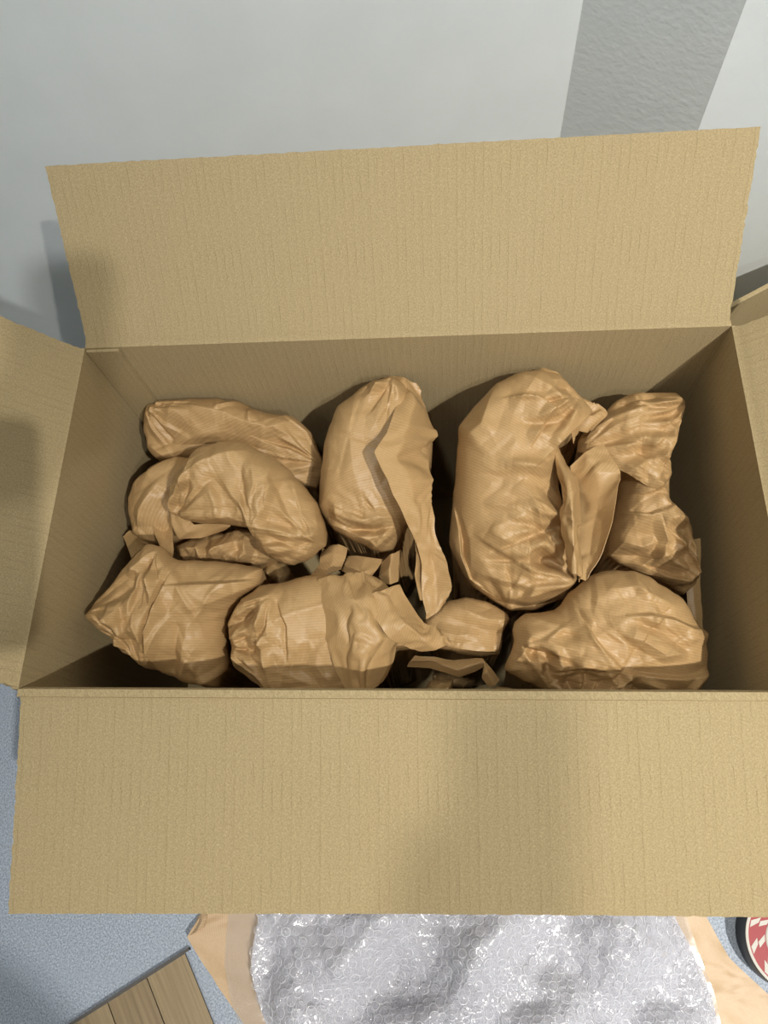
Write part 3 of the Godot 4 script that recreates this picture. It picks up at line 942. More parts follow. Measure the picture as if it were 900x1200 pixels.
	wrapped(o, mats.kraft, 0.062, [-50, 46, -49, 63, -30, 86, -12, 103, 7, 112, 30, 116, 49, 111, 65, 94, 81, 74, 62, 60, 47, 44, 45, 16, 48, -7, 50, -29, 50, -54, 61, -85, 50, -107, 22, -119, -2, -119, -19, -109, -38, -95, -49, -78, -60, -53, -56, -10, -53, 12],
		[[8, 22, 12, -1, 113, 13, 105, 36, 91, 46, 101],
		[-8, 8, 8, 39, 92, 54, 94, 62, 80],
		[8, 9, 9, 36, 90, 45, 80, 59, 67],
		[8, 2, 16, -4, 83, 12, 83, 30, 77, 45, 62],
		[-6, 7, 9, 6, 58, 26, 56, 46, 59],
		[8, 14, 22, -25, -39, -6, -32, 10, -24, 27, -27, 50, -27],
		[9, 14, 14, -25, -40, -9, -50, 10, -55],
		[10, 12, 16, 10, -53, 11, -67, 11, -83],
		[-8, 14, 12, 18, -42, 35, -40, 49, -37],
		[8, 10, 10, 11, -55, 29, -54, 48, -51],
		[10, 12, 12, 11, -83, 34, -86, 63, -87],
		[-8, 9, 10, 15, -73, 34, -68, 50, -65],
		[10, 10, 14, -7, -104, 15, -100, 39, -93, 61, -86],
		[-8, 6, 6, -16, -108, 12, -114, 42, -109],
		[7, 10, 16, -49, 43, -30, 58, -21, 82, -12, 103],
		[5, 12, 12, -3, 20, 19, 16, 40, 27],
		[5, 8, 8, -10, 18, 11, 18, 33, 12],
		[6, 12, 8, 34, 47, 42, 36, 43, 22],
		[6, 12, 14, 3, 3, 19, -17, 24, -28],
		[-6, 8, 8, 25, -3, 38, -18, 49, -25],
		[7, 2, 14, -58, -8, -51, -39, -49, -64, -41, -87, -30, -95],
		[-6, 6, 8, -54, -27, -47, -50, -46, -78],
		[5, 9, 9, 22, -9, 38, -23, 49, -29],
		[3.4, 5.2, 6.2, 58, -84, 29, -55, 13, -10],
		[-5.1, 5.7, 10.7, 60, -84, 39, -60, 15, -33],
		[3.4, 6.2, 11.2, 59, -84, 29, -60, -3, -29],
		[-5.7, 7.5, 7.8, 59, -85, 34, -69, 3, -56],
		[5.9, 2.5, 9.6, 56, -87, 13, -77, -30, -49],
		[-5.3, 2.5, 7.1, 58, -85, 21, -70, -24, -68],
		[5.7, 5.8, 7.5, 57, -89, 15, -93, -32, -81],
		[-3.8, 4.8, 5.1, 60, -87, 37, -87, 12, -91],
		[3.3, 6.8, 11.5, 59, -88, 35, -94, 7, -103],
		[3.8, 5.7, 6.9, 47, -36, 33, -25, 18, -14],
		[-4.1, 6.5, 9.8, 46, -37, 24, -29, 2, -16],
		[5.0, 6.0, 9.0, 45, -35, 15, -21, -22, -17],
		[-4.3, 4.5, 5.0, 45, -38, 20, -40, -8, -31],
		[4.4, 4.8, 7.2, 46, -38, 22, -40, -4, -43],
		[-4.6, 2.5, 7.0, 44, -38, 13, -47, -22, -60],
		[3.9, 2.5, 8.8, 46, -39, 26, -50, 4, -65],
		[5.1, 2.5, 6.8, 62, 84, 35, 80, 4, 81],
		[-3.9, 2.5, 5.3, 64, 85, 49, 81, 32, 78],
		[3.4, 6.2, 8.0, 64, 83, 43, 67, 14, 61],
		[-4.8, 6.2, 7.5, 64, 83, 48, 67, 24, 56],
		[5.1, 2.5, 9.2, 62, 84, 34, 67, 14, 36],
		[-3.3, 5.4, 8.0, 64, 83, 47, 62, 29, 38],
		[4.3, 7.4, 9.5, 65, 83, 56, 65, 45, 45],
		[3.6, 6.9, 13.6, -3, -116, 10, -105, 19, -87],
		[-2.5, 2.5, 14.1, -4, -116, 3, -104, 12, -91],
		[2.2, 2.5, 8.0, -5, -115, -4, -97, 6, -79],
		[-2.3, 2.5, 5.5, -4, -115, -3, -95, -9, -73],
		[3.2, 7.8, 9.0, -6, -115, -10, -101, -16, -84],
		[-3.5, 5.6, 9.1, -6, -115, -14, -101, -25, -85]], 177, -0.55, 0.42, 0.012, 2.5)
	paper_sheet(o, "paper_flap", mats.kraft, [[55, 30, -10, 70, 38, -19, 86, 35, -31],
		[60, 22, 5, 76, 45, 5, 96, 48, 3],
		[63, 18, 29, 78, 35, 24, 92, 52, 19],
		[60, 16, 51, 74, 25, 45, 85, 45, 53],
		[57, 18, 77, 68, 22, 73, 76, 35, 78],
		[54, 25, 102, 58, 28, 101, 62, 30, 100]], 231, -0.60, 0.90, 12)
	paper_sheet(o, "paper_flap", mats.kraft, [[39, 45, -25, 46, 35, -18, 55, 25, -10],
		[39, 50, 5, 46, 65, 17, 60, 30, 4],
		[40, 52, 32, 46, 70, 41, 61, 30, 33],
		[41, 50, 53, 46, 68, 60, 60, 30, 51],
		[40, 48, 76, 46, 62, 81, 56, 35, 75],
		[44, 40, 96, 47, 50, 102, 53, 35, 101]], 233, -1.00, 0.80, 12)
	paper_sheet(o, "paper_twist", mats.kraft, [[27, 45, -105, 43, 50, -100, 54, 40, -98],
		[29, 72, -62, 48, 52, -80, 64, 35, -85],
		[39, 66, -54, 59, 45, -67, 80, 30, -73],
		[53, 52, -45, 67, 50, -51, 91, 30, -65],
		[60, 30, -33, 62, 35, -42, 76, 25, -54]], 235, 0.30, 1.50, 12)
	o = root_node("paper_wrapped_bundle", Vector3(0.237, 0.278, 0.108))
	tag(o, "creased paper bundle against the right panel at the back right corner", "bundle", G)
	wrapped(o, mats.kraft, 0.046, [-57, 58, -34, 79, -20, 92, -9, 98, 16, 100, 36, 98, 43, 87, 38, 73, 28, 56, 24, 42, 26, 19, 25, -9, 36, -26, 47, -38, 53, -72, 51, -92, 39, -103, 20, -91, -10, -78, -32, -65, -28, -31, -19, -3, -19, 20, -35, 52, -52, 38, -62, 41],
		[[9, 9, 12, -50, 62, -26, 73, -1, 80, 36, 86],
		[-6, 8, 8, -32, 78, -12, 87, 13, 91, 38, 87],
		[7, 8, 9, -9, 97, -5, 83],
		[6, 8, 8, 13, 90, 22, 91, 42, 86],
		[7, 10, 8, -30, 36, -7, 49, 10, 47, 22, 35],
		[8, 9, 10, -24, 15, -5, 27, 12, 30, 20, 25, 25, 12],
		[6, 8, 9, -16, 23, 1, 11, 20, -6],
		[8, 2, 18, -24, -21, -3, -24, 11, -19, 26, -13],
		[6, 7, 7, -19, 14, -11, 11, -12, 3],
		[8, 9, 9, 8, -30, 22, -25, 34, -29],
		[8, 8, 8, 7, -32, 13, -49, 4, -74],
		[-8, 9, 9, 19, -40, 33, -38, 39, -49, 35, -60],
		[9, 7, 9, 33, -26, 42, -46, 43, -66, 47, -83],
		[-6, 5, 5, 37, -29, 47, -55, 50, -77],
		[8, 8, 8, 20, -94, 40, -86, 52, -72],
		[8, 9, 9, -10, -77, 2, -66, 18, -60, 32, -52],
		[-7, 8, 8, -34, -62, -12, -63, 7, -66],
		[6, 8, 8, -29, -48, -9, -54, 5, -49],
		[6, 8, 10, 16, 68, 24, 56, 21, 42],
		[5, 8, 8, -26, 58, -7, 63, 21, 64],
		[5, 8, 8, -2, 40, 10, 48, 24, 48],
		[4.0, 2.5, 13.6, 38, 85, 8, 83, -27, 90],
		[-4.7, 4.3, 5.0, 40, 85, 21, 79, -3, 80],
		[4.4, 2.5, 8.3, 40, 85, 22, 77, 0, 71],
		[-3.1, 5.3, 10.4, 41, 84, 23, 74, 2, 66],
		[4.6, 2.5, 4.9, 41, 83, 30, 69, 11, 60],
		[-5.4, 6.6, 11.8, 41, 84, 31, 74, 19, 61],
		[5.3, 5.9, 10.7, 42, 81, 30, 50, 3, 24],
		[-2.9, 4.1, 5.2, 41, 82, 29, 56, 14, 25],
		[3.0, 2.5, 6.4, 52, -86, 49, -66, 39, -46],
		[-4.7, 2.5, 9.1, 51, -86, 44, -68, 33, -48],
		[5.1, 2.5, 6.0, 51, -85, 36, -59, 12, -36],
		[-4.2, 6.8, 13.4, 50, -86, 32, -67, 7, -50],
		[3.4, 2.5, 12.8, 50, -87, 36, -76, 18, -68],
		[-3.8, 2.5, 8.6, 48, -88, 21, -81, -9, -69],
		[4.6, 5.5, 7.7, 48, -88, 20, -85, -13, -79],
		[-4.0, 4.8, 8.3, 49, -90, 23, -95, -6, -95],
		[4.7, 2.5, 10.3, -56, 41, -27, 43, 6, 43],
		[-4.3, 6.7, 7.2, -58, 42, -39, 47, -17, 52],
		[4.6, 5.8, 9.3, -57, 44, -31, 62, 3, 75],
		[-2.7, 2.5, 13.4, -59, 43, -44, 56, -29, 72],
		[3.3, 6.0, 8.1, -59, 44, -48, 66, -29, 85],
		[3.0, 6.1, 8.8, 24, 20, 7, 39, -19, 54],
		[-3.7, 2.5, 10.7, 23, 18, 5, 27, -16, 38],
		[3.2, 7.9, 8.4, 23, 16, 4, 17, -18, 23],
		[-2.9, 4.3, 8.1, 24, 16, 8, 11, -10, 9],
		[3.3, 2.5, 10.5, 23, 14, 1, -1, -28, -6],
		[-3.9, 7.2, 11.6, 24, 14, 10, 0, -9, -12]], 189, -0.35, 0.80, 0.012, 2.0)
	o = root_node("paper_wrapped_bundle", Vector3(0.061, 0.262, 0.244))
	tag(o, "low flat paper packet with a squared end in front of the largest bundle", "bundle", G)
	wrapped(o, mats.kraft, 0.020, [-38, -11, -42, 4, -36, 19, -23, 26, -14, 29, -1, 32, 19, 28, 39, 17, 42, 11, 35, -1, 32, -22, 15, -26, -11, -22, -33, -16],
		[[8, 20, 2, -35, -7, -14, -13, 7, -16, 29, -18],
		[7, 12, 5, 35, 10, 33, -1, 29, -18],
		[5, 8, 12, -16, 28, 1, 21, 21, 13, 41, 12],
		[4, 8, 8, -29, 4, -11, -1, 11, 0]], 197, -0.15, 0.35, 0.012, 3.0)
	o = root_node("paper_wrapped_bundle", Vector3(0.196, 0.288, 0.257))
	tag(o, "blocky paper bundle in the front right corner with crumpled lower front", "bundle", G)
	wrapped(o, mats.kraft, 0.050, [-91, 15, -80, 22, -54, 25, -41, 40, -20, 57, -9, 61, 16, 61, 36, 53, 56, 39, 66, 26, 73, 11, 80, 5, 79, -25, 71, -49, 54, -56, 16, -59, -22, -57, -61, -50, -84, -39, -101, -28, -96, -13, -93, -3],
		[[9, 2, 16, -34, 17, -29, 6, -19, -7, -6, -21],
		[7, 2, 18, -6, -22, 19, -26, 50, -29, 79, -28],
		[8, 2, 20, 0, 25, 20, 26, 41, 21, 58, 13, 74, 9],
		[-6, 6, 6, 5, 21, 30, 11, 53, -7],
		[8, 10, 12, -92, -5, -80, 6, -67, 4, -39, -6],
		[6, 9, 9, -39, -6, -21, -13, -7, -20],
		[9, 9, 9, -99, -27, -86, -7, -80, 6],
		[-9, 9, 9, -81, -5, -65, -15, -66, -34],
		[9, 7, 8, -74, -7, -72, -26, -63, -44],
		[9, 8, 8, -55, -26, -39, -15, -27, -20, -22, -33],
		[-9, 8, 8, -53, -41, -40, -28, -22, -28],
		[9, 7, 7, -21, -20, -11, -33, -19, -46],
		[9, 8, 8, -12, -39, -1, -26, 9, -38],
		[-9, 8, 8, -4, -44, 4, -33, 19, -49],
		[8, 8, 8, -60, -5, -55, -18, -65, -28],
		[5, 9, 9, -15, 47, 11, 50, 41, 34],
		[5, 10, 10, 16, 60, 15, 55, 21, 45],
		[6, 10, 8, -10, 11, 10, 6, 30, -7, 53, -7],
		[6, 8, 10, 54, -46, 65, -33, 79, -27],
		[5, 6, 6, 14, -31, 29, -38, 39, -50],
		[2.8, 4.6, 7.6, -11, -21, -38, -16, -67, -3],
		[-3.3, 2.5, 6.0, -11, -21, -42, -22, -76, -27],
		[2.9, 2.5, 8.4, -10, -23, -33, -32, -60, -34],
		[-3.5, 6.5, 11.3, -11, -23, -34, -38, -58, -59],
		[3.3, 2.5, 9.1, -9, -25, -24, -47, -50, -65],
		[-3.6, 7.3, 7.9, -8, -24, -17, -48, -36, -69],
		[1.6, 2.5, 10.0, 1, -17, 32, -7, 62, 16],
		[-2.6, 2.5, 9.4, -2, -14, 15, 9, 40, 30],
		[1.9, 7.0, 13.0, -3, -15, -1, 3, 9, 21],
		[3.3, 4.1, 5.3, -88, -4, -81, -17, -71, -30],
		[-5.0, 4.3, 5.0, -87, -3, -76, -13, -63, -23],
		[4.8, 7.9, 11.1, -86, -4, -68, -17, -44, -26],
		[-4.8, 2.5, 8.9, -87, -3, -74, -8, -58, -10],
		[4.2, 5.8, 10.5, -86, -2, -72, -2, -56, -4],
		[-4.5, 6.5, 9.1, -86, -1, -64, 6, -40, 9],
		[4.9, 2.5, 10.7, -86, -2, -68, 4, -50, 16],
		[3.5, 7.4, 9.4, -38, -53, -25, -43, -8, -32],
		[-4.7, 2.5, 7.1, -39, -53, -29, -44, -21, -30],
		[5.1, 7.8, 13.8, -39, -53, -33, -45, -28, -34],
		[-4.8, 2.5, 6.3, -39, -52, -35, -37, -32, -19],
		[3.1, 7.2, 13.5, -40, -51, -39, -27, -42, 0],
		[-4.5, 5.9, 6.2, -41, -52, -48, -36, -50, -16],
		[5.5, 6.7, 7.6, -41, -53, -48, -44, -51, -31],
		[-4.3, 2.5, 11.0, -41, -53, -48, -42, -58, -32],
		[5.7, 5.3, 6.9, -41, -53, -51, -45, -62, -36]], 203, -0.20, 0.85, 0.012, 2.0)
	o = root_node("paper_wrapped_bundle", Vector3(-0.096, 0.292, 0.252))
	tag(o, "paper bundle at the front, second from the left, with a broad flat panel", "bundle", G)
	wrapped(o, mats.kraft, 0.044, [-67, 9, -57, 28, -40, 44, -20, 46, 6, 53, 28, 54, 48, 51, 70, 41, 87, 22, 106, 3, 121, -10, 94, -15, 83, -25, 66, -47, 55, -63, 38, -72, -18, -72, -40, -50, -63, -31, -66, -8],
		[[9, 9, 14, -20, 39, -28, 25, -30, 3, -23, -22, -15, -55],
		[9, 10, 10, -66, 9, -51, 28, -31, 36, -20, 39],
		[-9, 9, 9, -61, -8, -51, 11, -34, 22],
		[9, 8, 9, -66, -5, -54, 2, -46, 17],
		[8, 8, 10, -57, -30, -53, 0, -34, 14],
		[7, 9, 9, -53, -3, -40, -22, -21, -50],
		[4, 22, 22, -6, 36, -9, 3, -3, -36],
		[3, 10, 24, -23, -36, -1, -39, 36, -41],
		[4.8, 2.5, 7.0, -23, 37, -44, 32, -68, 34],
		[-2.9, 2.5, 14.6, -21, 37, -32, 32, -45, 28],
		[4.0, 6.4, 8.3, -23, 36, -43, 25, -66, 11],
		[-3.1, 5.7, 6.0, -22, 36, -36, 24, -48, 7],
		[4.2, 7.3, 11.3, -20, 35, -26, 20, -37, 4],
		[-5.1, 2.5, 6.2, -20, 34, -23, 11, -36, -13],
		[5.1, 7.0, 12.4, -20, 35, -21, 11, -17, -15],
		[-3.9, 2.5, 8.3, -17, 35, -5, 11, -4, -20],
		[5.0, 2.5, 7.9, -60, -12, -49, -24, -32, -34],
		[-5.0, 2.5, 6.7, -59, -10, -45, -12, -32, -21],
		[3.2, 2.5, 12.7, -60, -10, -46, -15, -29, -18],
		[-5.3, 4.8, 8.0, -59, -10, -38, -12, -16, -7],
		[3.5, 2.5, 8.0, -59, -8, -40, -1, -17, 4],
		[-4.2, 6.1, 10.4, -59, -8, -42, 1, -25, 14],
		[5.4, 5.1, 5.6, -61, -8, -56, 3, -44, 12]], 211, 0.08, 0.60, 0.012, 2.6)
	paper_sheet(o, "paper_flap", mats.kraft, [[9, 26, -38, 30, 43, -41, 46, 43, -46, 62, 36, -50, 73, 23, -48],
		[20, 38, -14, 39, 53, -17, 59, 66, -15, 72, 58, -17, 89, 28, -32],
		[29, 41, 9, 46, 56, 6, 61, 64, 6, 79, 60, 2, 99, 26, -18],
		[38, 38, 31, 52, 53, 26, 65, 60, 25, 85, 58, 19, 114, 30, 1],
		[43, 34, 46, 54, 46, 43, 65, 53, 42, 81, 43, 32, 95, 33, 22],
		[48, 28, 59, 57, 34, 61, 66, 36, 61, 78, 30, 54, 87, 23, 41]], 241, -0.75, 1.20, 12)
	paper_sheet(o, "paper_flap", mats.kraft, [[67, 53, -17, 83, 53, -26, 95, 38, -34],
		[78, 60, 5, 91, 53, -9, 103, 38, -23],
		[89, 56, 18, 103, 62, 6, 113, 33, -8],
		[101, 43, 22, 116, 48, 16, 125, 30, 5],
		[115, 33, 25, 128, 33, 22, 142, 26, 16]], 243, -0.40, 1.10, 12)
	o = root_node("loose_paper_scrap", Vector3(-0.068, 0.290, 0.181))
	tag(o, "folded scrap of paper below the central bundle, left piece", "paper", "loose kraft paper among the bundles")
	paper_sheet(o, "paper", mats.kraft, [[-15, -15, -19, -1, -10, -19, 12, -12, -16],
		[-14, -5, 1, 0, 0, 0, 11, -6, -4],
		[-22, 6, 19, -7, 6, 16, 8, 0, 9]], 251, 0.90, 0.80, 12)
	o = root_node("loose_paper_scrap", Vector3(-0.041, 0.286, 0.187))
	tag(o, "pointed scrap of paper below the central bundle, middle piece", "paper", "loose kraft paper among the bundles")
	paper_sheet(o, "paper", mats.kraft, [[-16, -16, -19, 4, -8, -13, 21, -14, -12],
		[-18, -6, -6, 0, 0, 0, 15, -6, 1],
		[-20, -1, 2, -4, 4, 10, 11, 0, 9]], 253, -0.50, 0.80, 12)
	o = root_node("loose_paper_scrap", Vector3(-0.012, 0.294, 0.191))
	tag(o, "narrow upright scrap of paper beside the tail of the central bundle's loose flap", "paper", "loose kraft paper among the bundles")
	paper_sheet(o, "paper", mats.kraft, [[-8, -19, -12, 2, -4, -16, 10, -14, -24],
		[-11, -19, 2, 0, 0, 0, 9, -12, -9],
		[-9, -24, 7, 0, -9, 13, 7, -16, 8]], 255, -1.10, 0.70, 12)
	o = root_node("crumpled_paper_wad", Vector3(0.047, 0.095, 0.265))  # put low in the gap to cover the lit base and darken it
	tag(o, "crumpled packing paper put low in the front gap to darken it, under the curved strip", "paper")
	wrapped(o, mats.kraft_shaded, 0.018, [-20, 7, 0, 12, 20, 9, 28, 2, 26, -7, 14, -11, -7, -11, -20, -4],
		[[8, 9, 9, -33, 0, -11, 11, 23, 11],
		[-8, 8, 8, -15, 13, -9, 0, -16, -14],
		[8, 9, 9, 4, -14, 18, 0, 36, 2]], 273, 0.60, 1.30, 0.012, 2.0)
	o = root_node("loose_paper_scrap", Vector3(0.067, 0.284, 0.281))
	tag(o, "curved paper strip with a curled right end, lying in the front gap", "paper", "loose kraft paper among the bundles")
	paper_sheet(o, "paper", mats.kraft, [[-62, 1, 3, -59, 8, -1, -55, 6, -7],
		[-41, -4, 3, -39, 4, -2, -37, 1, -7],
		[-14, -9, 10, -16, 0, 5, -19, -8, -5],
		[2, -10, 4, 0, 0, 0, -3, -10, -6],
		[11, -2, 1, 9, 2, -2, 8, -4, -6],
		[6, 2, 12, 11, 8, 8, 14, 2, 3],
		[13, -6, 19, 18, -2, 18, 22, -8, 13]], 261, 1.40, 0.50, 12)
	o = root_node("crumpled_paper_wad", Vector3(0.033, 0.255, 0.302))
	tag(o, "small crumpled paper wad half hidden behind the front rim", "paper")
	wrapped(o, mats.kraft_shaded, 0.022, [-16, -4, -7, 10, 2, 12, 14, 13, 13, 0, 9, -15, -9, -15],
		[[8, 8, 8, -5, -2, 2, 5, 13, 12],
		[-7, 6, 6, 4, 11, 5, 1],
		[7, 6, 6, -11, 0, 0, 1]], 271, 0.30, 1.20, 0.012, 2.0)
	o = root_node("loose_paper_scrap", Vector3(0.100, 0.268, 0.306))
	tag(o, "thin curved paper sliver at the front rim near the crumpled right bundle", "paper", "loose kraft paper among the bundles")
	paper_sheet(o, "paper", mats.kraft_shaded, [[-21, -6, -3, -12, 2, -7, -2, 4, -6, 15, -6, -3],
		[-20, -10, 2, -10, -2, 0, 0, 0, 0, 17, -10, 0]], 263, 0.20, 0.50, 12)
	o = root_node("loose_paper_scrap", Vector3(0.287, 0.237, 0.236))
	tag(o, "upright paper sheet in shade beside the right panel", "paper", "loose kraft paper among the bundles")
	paper_sheet(o, "paper", mats.kraft_shaded, [[-3, 18, -83, 3, 18, -85, 10, 15, -87],
		[-7, 8, -37, -1, 10, -38, 6, 8, -41],
		[-6, -2, 0, 0, 0, 0, 7, -2, -2],
		[-3, -20, 33, 2, -18, 35, 10, -20, 38]], 265, 0.10, 0.80, 12)
	o = root_node("loose_paper_scrap", Vector3(-0.284, 0.262, 0.149))
	tag(o, "small dark folded paper corner against the left panel behind the pointed bundle", "paper", "loose kraft paper among the bundles")
	paper_sheet(o, "paper", mats.kraft_shaded, [[-19, -7, -9, -12, -7, -16, -6, -12, -16],
		[-9, 0, 5, 0, 0, 0, 10, -6, -2],
		[-3, 0, 18, 6, 2, 9, 14, -2, 5]], 267, 0.50, 0.60, 12)

# bubble wrap: a rumpled film through a net of points with rows of blown domes standing on it
func bubble_sheet(o: Node3D, rows: Array, s: int) -> void:
	var nr := rows.size()
	var nc: int = rows[0].size() / 3
	var net := []
	for r in rows:
		var line := PackedVector3Array()
		for i in nc: line.append(Vector3(r[3 * i], r[3 * i + 1], r[3 * i + 2]) * 0.001)
		net.append(line)
	var n1 := simplex(s, 9.0, 3)
	var fac := Crumple.new(s)
	var surf := func(u: float, v: float, lift: float) -> Vector3:
		var x := u * (nc - 1)
		var y := v * (nr - 1)
		var i := clampi(int(x), 0, nc - 2)
		var j := clampi(int(y), 0, nr - 2)
		var cols := []
		for q in [maxi(i - 1, 0), i, i + 1, mini(i + 2, nc - 1)]:
			cols.append(spline(net[maxi(j - 1, 0)][q], net[j][q], net[j + 1][q], net[mini(j + 2, nr - 1)][q], y - j))
		var p := spline(cols[0], cols[1], cols[2], cols[3], x - i)
		var edge := clampf(minf(minf(u, 1.0 - u) * 14.0, 1.0), 0.0, 1.0)
		p.y = maxf(p.y + edge * (0.020 * n1.get_noise_2d(p.x, p.z) + lift * 0.008 + lift * 0.010 * n1.get_noise_2d(p.x * 2.0 + 7.0, p.z * 2.0)) + 0.0016 * fac.facet(p.x / 0.006, p.z / 0.006), 0.014)
		return p
	for layer in 3:
		var nu := 150
		var nv := 70
		var P := PackedVector3Array(); var T := PackedVector2Array()
		for b in nv:
			for a in nu:
				var u := float(a) / (nu - 1)
				var v := float(b) / (nv - 1)
				P.append(surf.call(u, v, -float(layer)))
				T.append(Vector2(u, v))
		put("film", slab(P, nu, nv, 0.0004, T, true), mats.film, o)
	var r := rng_for(s)
	var V := PackedVector3Array(); var I := PackedInt32Array()
	var RV := PackedVector3Array(); var RI := PackedInt32Array()
	var pitch := 0.0120
	var lu := 0.52
	var lv := 0.24
	for layer in 3:
		var nb := int(lv / (pitch * 0.87))
		var na := int(lu / pitch)
		for b in nb:
			for a in na:
				var u: float = (a + (0.5 if b % 2 == 0 else 0.0) + 0.4) / na
				var v: float = (b + 0.5) / nb
				u = u + 0.009 * layer + 0.002 * r.randf_range(-1, 1) + 0.012 * n1.get_noise_2d(a * 0.03 + layer, b * 0.05)
				v = clampf(v + 0.004 * r.randf_range(-1, 1) + 0.013 * layer, 0.0, 1.0)
				if u > 0.99: continue
				var c: Vector3 = surf.call(u, v, -float(layer))
				var dx: Vector3 = surf.call(minf(u + 0.01, 1.0), v, -float(layer)) - c
				var dz: Vector3 = surf.call(u, minf(v + 0.01, 1.0), -float(layer)) - c
				if dx.length() < 1e-5 or dz.length() < 1e-5: continue
				var up: Vector3 = dz.cross(dx).normalized()
				if up.y < 0.0: up = -up
				dx = (dx - up * dx.dot(up)).normalized()
				var dy: Vector3 = up.cross(dx)
				var rad := 0.0052 * r.randf_range(0.85, 1.05)
				var hi := 0.0042 * r.randf_range(0.2, 1.1)
				var lean := Vector2(r.randf_range(-0.3, 0.3), r.randf_range(-0.3, 0.3))
				var r0 := RV.size()
				for k in 12:
					var an := TAU * k / 12.0
					var e := dx * cos(an) + dy * sin(an)
					RV.append_array([c + e * (rad * 1.10) + up * 0.0003, c + e * rad + up * 0.0012, c + e * (rad * 0.88) + up * 0.0006])
				for k in 12:
					var p0 := r0 + k * 3
					var p1 := r0 + (k + 1) % 12 * 3
					RI.append_array([p0, p1, p0 + 1, p1, p1 + 1, p0 + 1, p0 + 1, p1 + 1, p0 + 2, p1 + 1, p1 + 2, p0 + 2])
				var o0 := V.size()
				for ring in 4:
					var t := ring / 4.0
					var rr: float = rad * cos(0.5 * PI * pow(t, 1.4))
					var h: float = hi * sin(0.5 * PI * t)
					for k in 10:
						var an := TAU * k / 10.0
						var w := 1.0 + 0.06 * r.randf_range(-1, 1)
						V.append(c + (dx * (cos(an) * rr * w + lean.x * h) + dy * (sin(an) * rr * w + lean.y * h)) + up * (h * r.randf_range(0.7, 1.15)))
				V.append(c + up * hi * r.randf_range(0.75, 1.0) + (dx * lean.x + dy * lean.y) * hi)
				for ring in 3:
					for k in 10:
						var p0 := o0 + ring * 10 + k
						var p1 := o0 + ring * 10 + (k + 1) % 10
						I.append_array([p0, p1, p0 + 10, p1, p1 + 10, p0 + 10])
				for k in 10: I.append_array([o0 + 30 + k, o0 + 30 + (k + 1) % 10, o0 + 40])
	var T2 := PackedVector2Array(); T2.resize(V.size())
	var m := put("bubbles", smooth_mesh(V, T2, I), mats.bubble, o)
	m.set_meta("kind", "stuff")
	T2.resize(RV.size())
	m = put("bubble_rims", smooth_mesh(RV, T2, RI), mats.bubble_rim, o)
	m.set_meta("kind", "stuff")

# wood-look floor board: planks side by side with open joints and a dark edging strip
func wood_board(at: Vector3, e1: Vector3, e2: Vector3, width: float) -> void:
	var o := root_node("wood_floor_board", at)
	tag(o, "wood look plank board with a dark edge on the speckled floor at lower left", "floor board")
	var turn := atan2(-e2.x, -e2.z) + PI
	for k in 9: if k < 5: wood("wood%d" % k, 500 + k, [0.62, 0.48, 0.58, 0.52, 0.6][k])
	var L := 0.42
	for k in 9:
		var c: Vector3 = e1 * (0.004 + width * (k + 0.5)) + e2 * (0.006 + L * 0.5) + Vector3(0, 0.003, 0)
		put("plank", plank_mesh(width - 0.0009, 0.006, L), mats["wood%d" % (k % 5)], o, c, turn)
	var e := put("edge_strip", box_mesh(Vector3(width * 9 + 0.006, 0.0065, 0.003)), mats.joint, o, e1 * (width * 4.5 + 0.001) + e2 * 0.004 + Vector3(0, 0.00325, 0), turn)
	e.set_meta("label", "thin dark edge strip")

func plank_mesh(w: float, h: float, l: float) -> ArrayMesh:
	var P := PackedVector3Array(); var T := PackedVector2Array()
	var xs := [-0.5 * w, -0.5 * w + 0.001, 0.5 * w - 0.001, 0.5 * w]
	for j in 2:
		for i in 4:
			P.append(Vector3(xs[i], h * 0.5 - (0.0008 if i == 0 or i == 3 else 0.0), (j - 0.5) * l))
			T.append(Vector2((xs[i] + 0.5 * w) / w, float(j)))
	return slab(P, 4, 2, h * 0.9, T, true)

func tape_roll(at: Vector3) -> void:
	var o := root_node("tape_roll", at)
	tag(o, "roll of black tape with a red and white printed top lying at lower right", "tape roll")
	put("tape_winding", lathe([Vector2(0.0495, 0.0), Vector2(0.050, 0.001), Vector2(0.050, 0.029), Vector2(0.0495, 0.030)]), mats.black, o)
	put("pale_rim", lathe([Vector2(0.0495, 0.030), Vector2(0.0488, 0.0304), Vector2(0.0466, 0.0304), Vector2(0.046, 0.029)]), mats.pale, o)
	put("printed_ring", lathe([Vector2(0.0464, 0.0296), Vector2(0.0285, 0.0296)]), mats.red, o)
	put("core", lathe([Vector2(0.0285, 0.0298), Vector2(0.0275, 0.0304), Vector2(0.025, 0.0304), Vector2(0.0245, 0.030), Vector2(0.0245, 0.001), Vector2(0.0495, 0.0)]), mats.pale, o)
	# slanted pale blocks of the print
	var st := SurfaceTool.new()
	st.begin(Mesh.PRIMITIVE_TRIANGLES)
	for k in 11:
		var a := TAU * k / 11.0
		var q := []
		for w in [[0.0452, 0.0], [0.0452, 0.16], [0.0375, 0.36], [0.0375, 0.20], [0.0365, 0.10], [0.0365, 0.26], [0.0295, 0.50], [0.0295, 0.28]]:
			q.append(Vector3(w[0] * cos(a + w[1]), 0.02975, w[0] * sin(a + w[1])))
		for t in [0, 1, 2, 0, 2, 3, 4, 5, 6, 4, 6, 7]: st.add_vertex(q[t])
	st.generate_normals()
	put("printed_marks", st.commit(), mats.pale, o)

